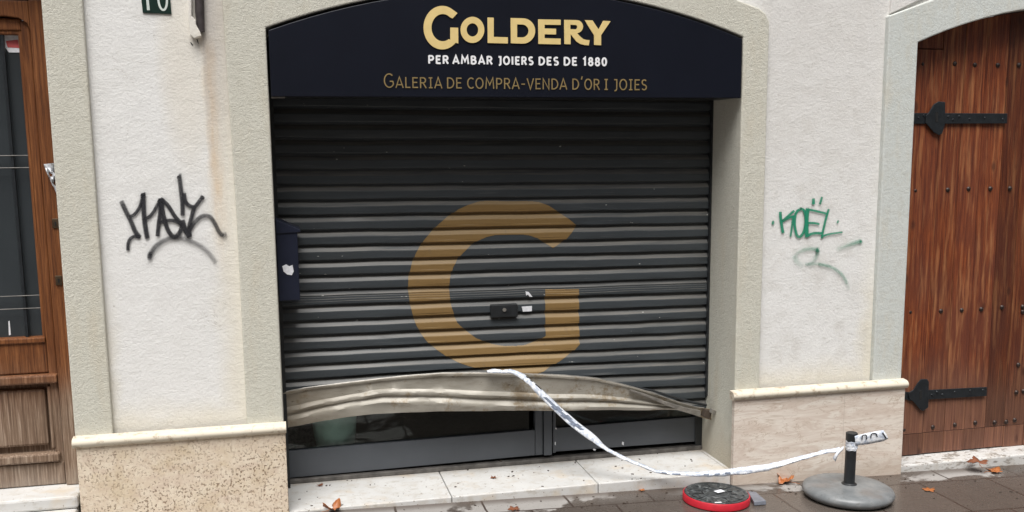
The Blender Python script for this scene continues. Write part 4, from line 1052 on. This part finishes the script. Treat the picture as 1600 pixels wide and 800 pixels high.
spray('graffiti_tag', 'gspray', [
    (g4((128, 272), (134, 273)), 4.0, 1, 1, .45), (g4((605, 264), (609, 266)), 2.8, 1, 1, .45),
    (g4((185, 195), (190, 260), (205, 345)), 2.6, 1, 1, .35), (g4((285, 185), (240, 225), (200, 262), (250, 235), (285, 225)), 2.1, 1, 1, .35), (g4((280, 225), (270, 300), (260, 375)), 1.9, 1, .8, .35),
    (g4((340, 168), (300, 200), (290, 280), (305, 360), (330, 375), (360, 330), (372, 250), (360, 185), (330, 168)), 2.4, 1, 1, .35),
    (g4((385, 170), (378, 260), (380, 375)), 3.6, 1, 1, .3), (g4((385, 175), (440, 185), (520, 205)), 2.0, 1, 1, .35), (g4((390, 275), (430, 275), (470, 282)), 2.0, 1, 1, .35), (g4((380, 370), (430, 350), (490, 350)), 2.4, 1, 1, .35),
    (g4((540, 175), (520, 240), (495, 350), (490, 385)), 2.0, 1, 1, .35), (g4((490, 372), (550, 355), (640, 342)), 1.9, 1, .75, .35),
    (g4((428, 98), (428, 135)), 2.8, 1, 1, .4), (g4((490, 85), (476, 135)), 2.2, .9, .9, .45),
    (g4((775, 410), (720, 425), (650, 450), (600, 470)), 4.5, .75, .05, .85), (g4((770, 410), (780, 409)), 3.6, .9, .9, .8),
    (g4((455, 470), (400, 465), (340, 480), (300, 505)), 4.2, .6, .15, .9), (g4((455, 468), (465, 472)), 4.5, .7, .7, .85), (g4((465, 480), (440, 540), (400, 580)), 4.0, .45, .2, .9),
    (g4((290, 520), (310, 560), (350, 590)), 6, .35, .1, .9), (g4((370, 580), (460, 575), (560, 600), (630, 650), (670, 710), (690, 760)), 3.6, .35, .1, .8), (g4((470, 578), (560, 598), (640, 655), (675, 720)), 2.8, .45, .3, .7),
    ], .025, 'green spray paint tag reading KOEL with faint scribble on the right plaster panel')

# ------------------------------------------------------------------ leaves and debris
def leaf(u, v, z, size, mat, rot, label, name='fallen_leaf', curl=.35):
    size *= 1.3
    p = at(u, v, z=z); bm = bmesh.new(); N = 40; pts = []
    for i in range(N):
        a = 2*pi*i/N; lobes = .62+.38*abs(cos(2.5*a))**1.4+.06*sin(17*a); r = size*lobes*(1 if abs(a-pi) > .3 else .7)
        pts.append((r*cos(a), r*sin(a)))
    c = bm.verts.new((0, 0, size*.12)); ring1 = []; ring2 = []
    for x, y in pts:
        hz = size*curl*((x/size)**2*.8 + .35*sin(5*y/size)+.2)
        ring1.append(bm.verts.new((x*.5, y*.5, max(.0, hz*.35)+size*.1))); ring2.append(bm.verts.new((x, y, max(0, hz)+.002)))
    for i in range(N):
        j = (i+1) % N; bm.faces.new((c, ring1[i], ring1[j])); bm.faces.new((ring1[i], ring2[i], ring2[j], ring1[j]))
    tube(bm, [Vector((-size*.5, 0, size*.1)), Vector((-size*1.1, size*.15, size*.14)), Vector((-size*1.6, size*.1, .004))], size*.03, 5)
    bmesh.ops.rotate(bm, verts=bm.verts[:], cent=(0, 0, 0), matrix=Matrix.Rotation(rot, 3, 'Z'))
    bmesh.ops.translate(bm, verts=bm.verts[:], vec=p)
    o = obj(name, bm, mat, None, smooth=True, loc=p); md = o.modifiers.new('thick', 'SOLIDIFY'); md.thickness = .0006
    return tag(o, label, 'leaf', 'fallen leaves')
leaf(520, 797, gz(.2)+.004, .034, 'maple', .6, 'orange leaf against the marble sill near the left stone base', curl=.8)
leaf(1226, 753, gz(2.3)+.003, .036, 'maple', 2.4, 'curled orange leaf at the wall left of the parasol base', curl=.9)
leaf(1553, 737, gz(3.6)+.003, .033, 'maple', .2, 'orange leaf on the paving just below the right door threshold')
leaf(1528, 724, -.059, .042, 'brown', 1.2, 'brown leaf lying on the white threshold of the plank door')
leaf(1451, 766, gz(3.1)+.002, .024, 'maple', 3.6, 'flat ochre leaf on wet paving right of the parasol base', curl=.1)
leaf(803, 796, gz(1.)+.002, .022, 'brown', 1.9, 'dark red brown leaf on paving below the middle of the sill', curl=.2)
leaf(1003, 766, gz(1.65)+.002, .012, 'maple', 0.4, 'tiny tan leaf scrap on paving left of the red rimmed disc', curl=.1)
leaf(500, 759, -.005, .012, 'brown', .4, 'small curled brown leaf scrap on the left marble slab')
leaf(771, 747, -.005, .012, 'brown', 2.0, 'small brown leaf scrap on the middle marble slab')
p = at(785, 727, z=-.004); bm = bmesh.new(); tube(bm, [p, p+Vector((-.004, .0, .014)), p+Vector((-.010, .004, .026))], [.006, .005, .004], 7)
tag(obj('twig', bm, 'twig', loc=p), 'short dark twig stub standing on the marble sill', 'twig')
bm = bmesh.new(); random.seed(21)
for i in range(42):
    x = random.uniform(.05, 2.1); y = random.uniform(.0, .36); s_ = random.uniform(.0015, .0045); a = random.random()*3
    vv = box(bm, x-s_*random.uniform(.8, 2.6), x+s_, y-s_*.7, y+s_*.7, -.006, -.006+s_*.8)
    bmesh.ops.rotate(bm, verts=vv, cent=(x, y, 0), matrix=Matrix.Rotation(a, 3, 'Z'))
for i in range(160):
    x = random.uniform(-.5, 4.5); y = -.05-abs(random.gauss(0, .22)); s_ = random.uniform(.0015, .005); z = gz(x)
    vv = box(bm, x-s_*random.uniform(.8, 2.2), x+s_, y-s_*.7, y+s_*.7, z, z+s_*.7)
    bmesh.ops.rotate(bm, verts=vv, cent=(x, y, 0), matrix=Matrix.Rotation(random.random()*3, 3, 'Z'))
tag(obj('dirt_crumbs', bm, 'twig'), None, None, kind='stuff')
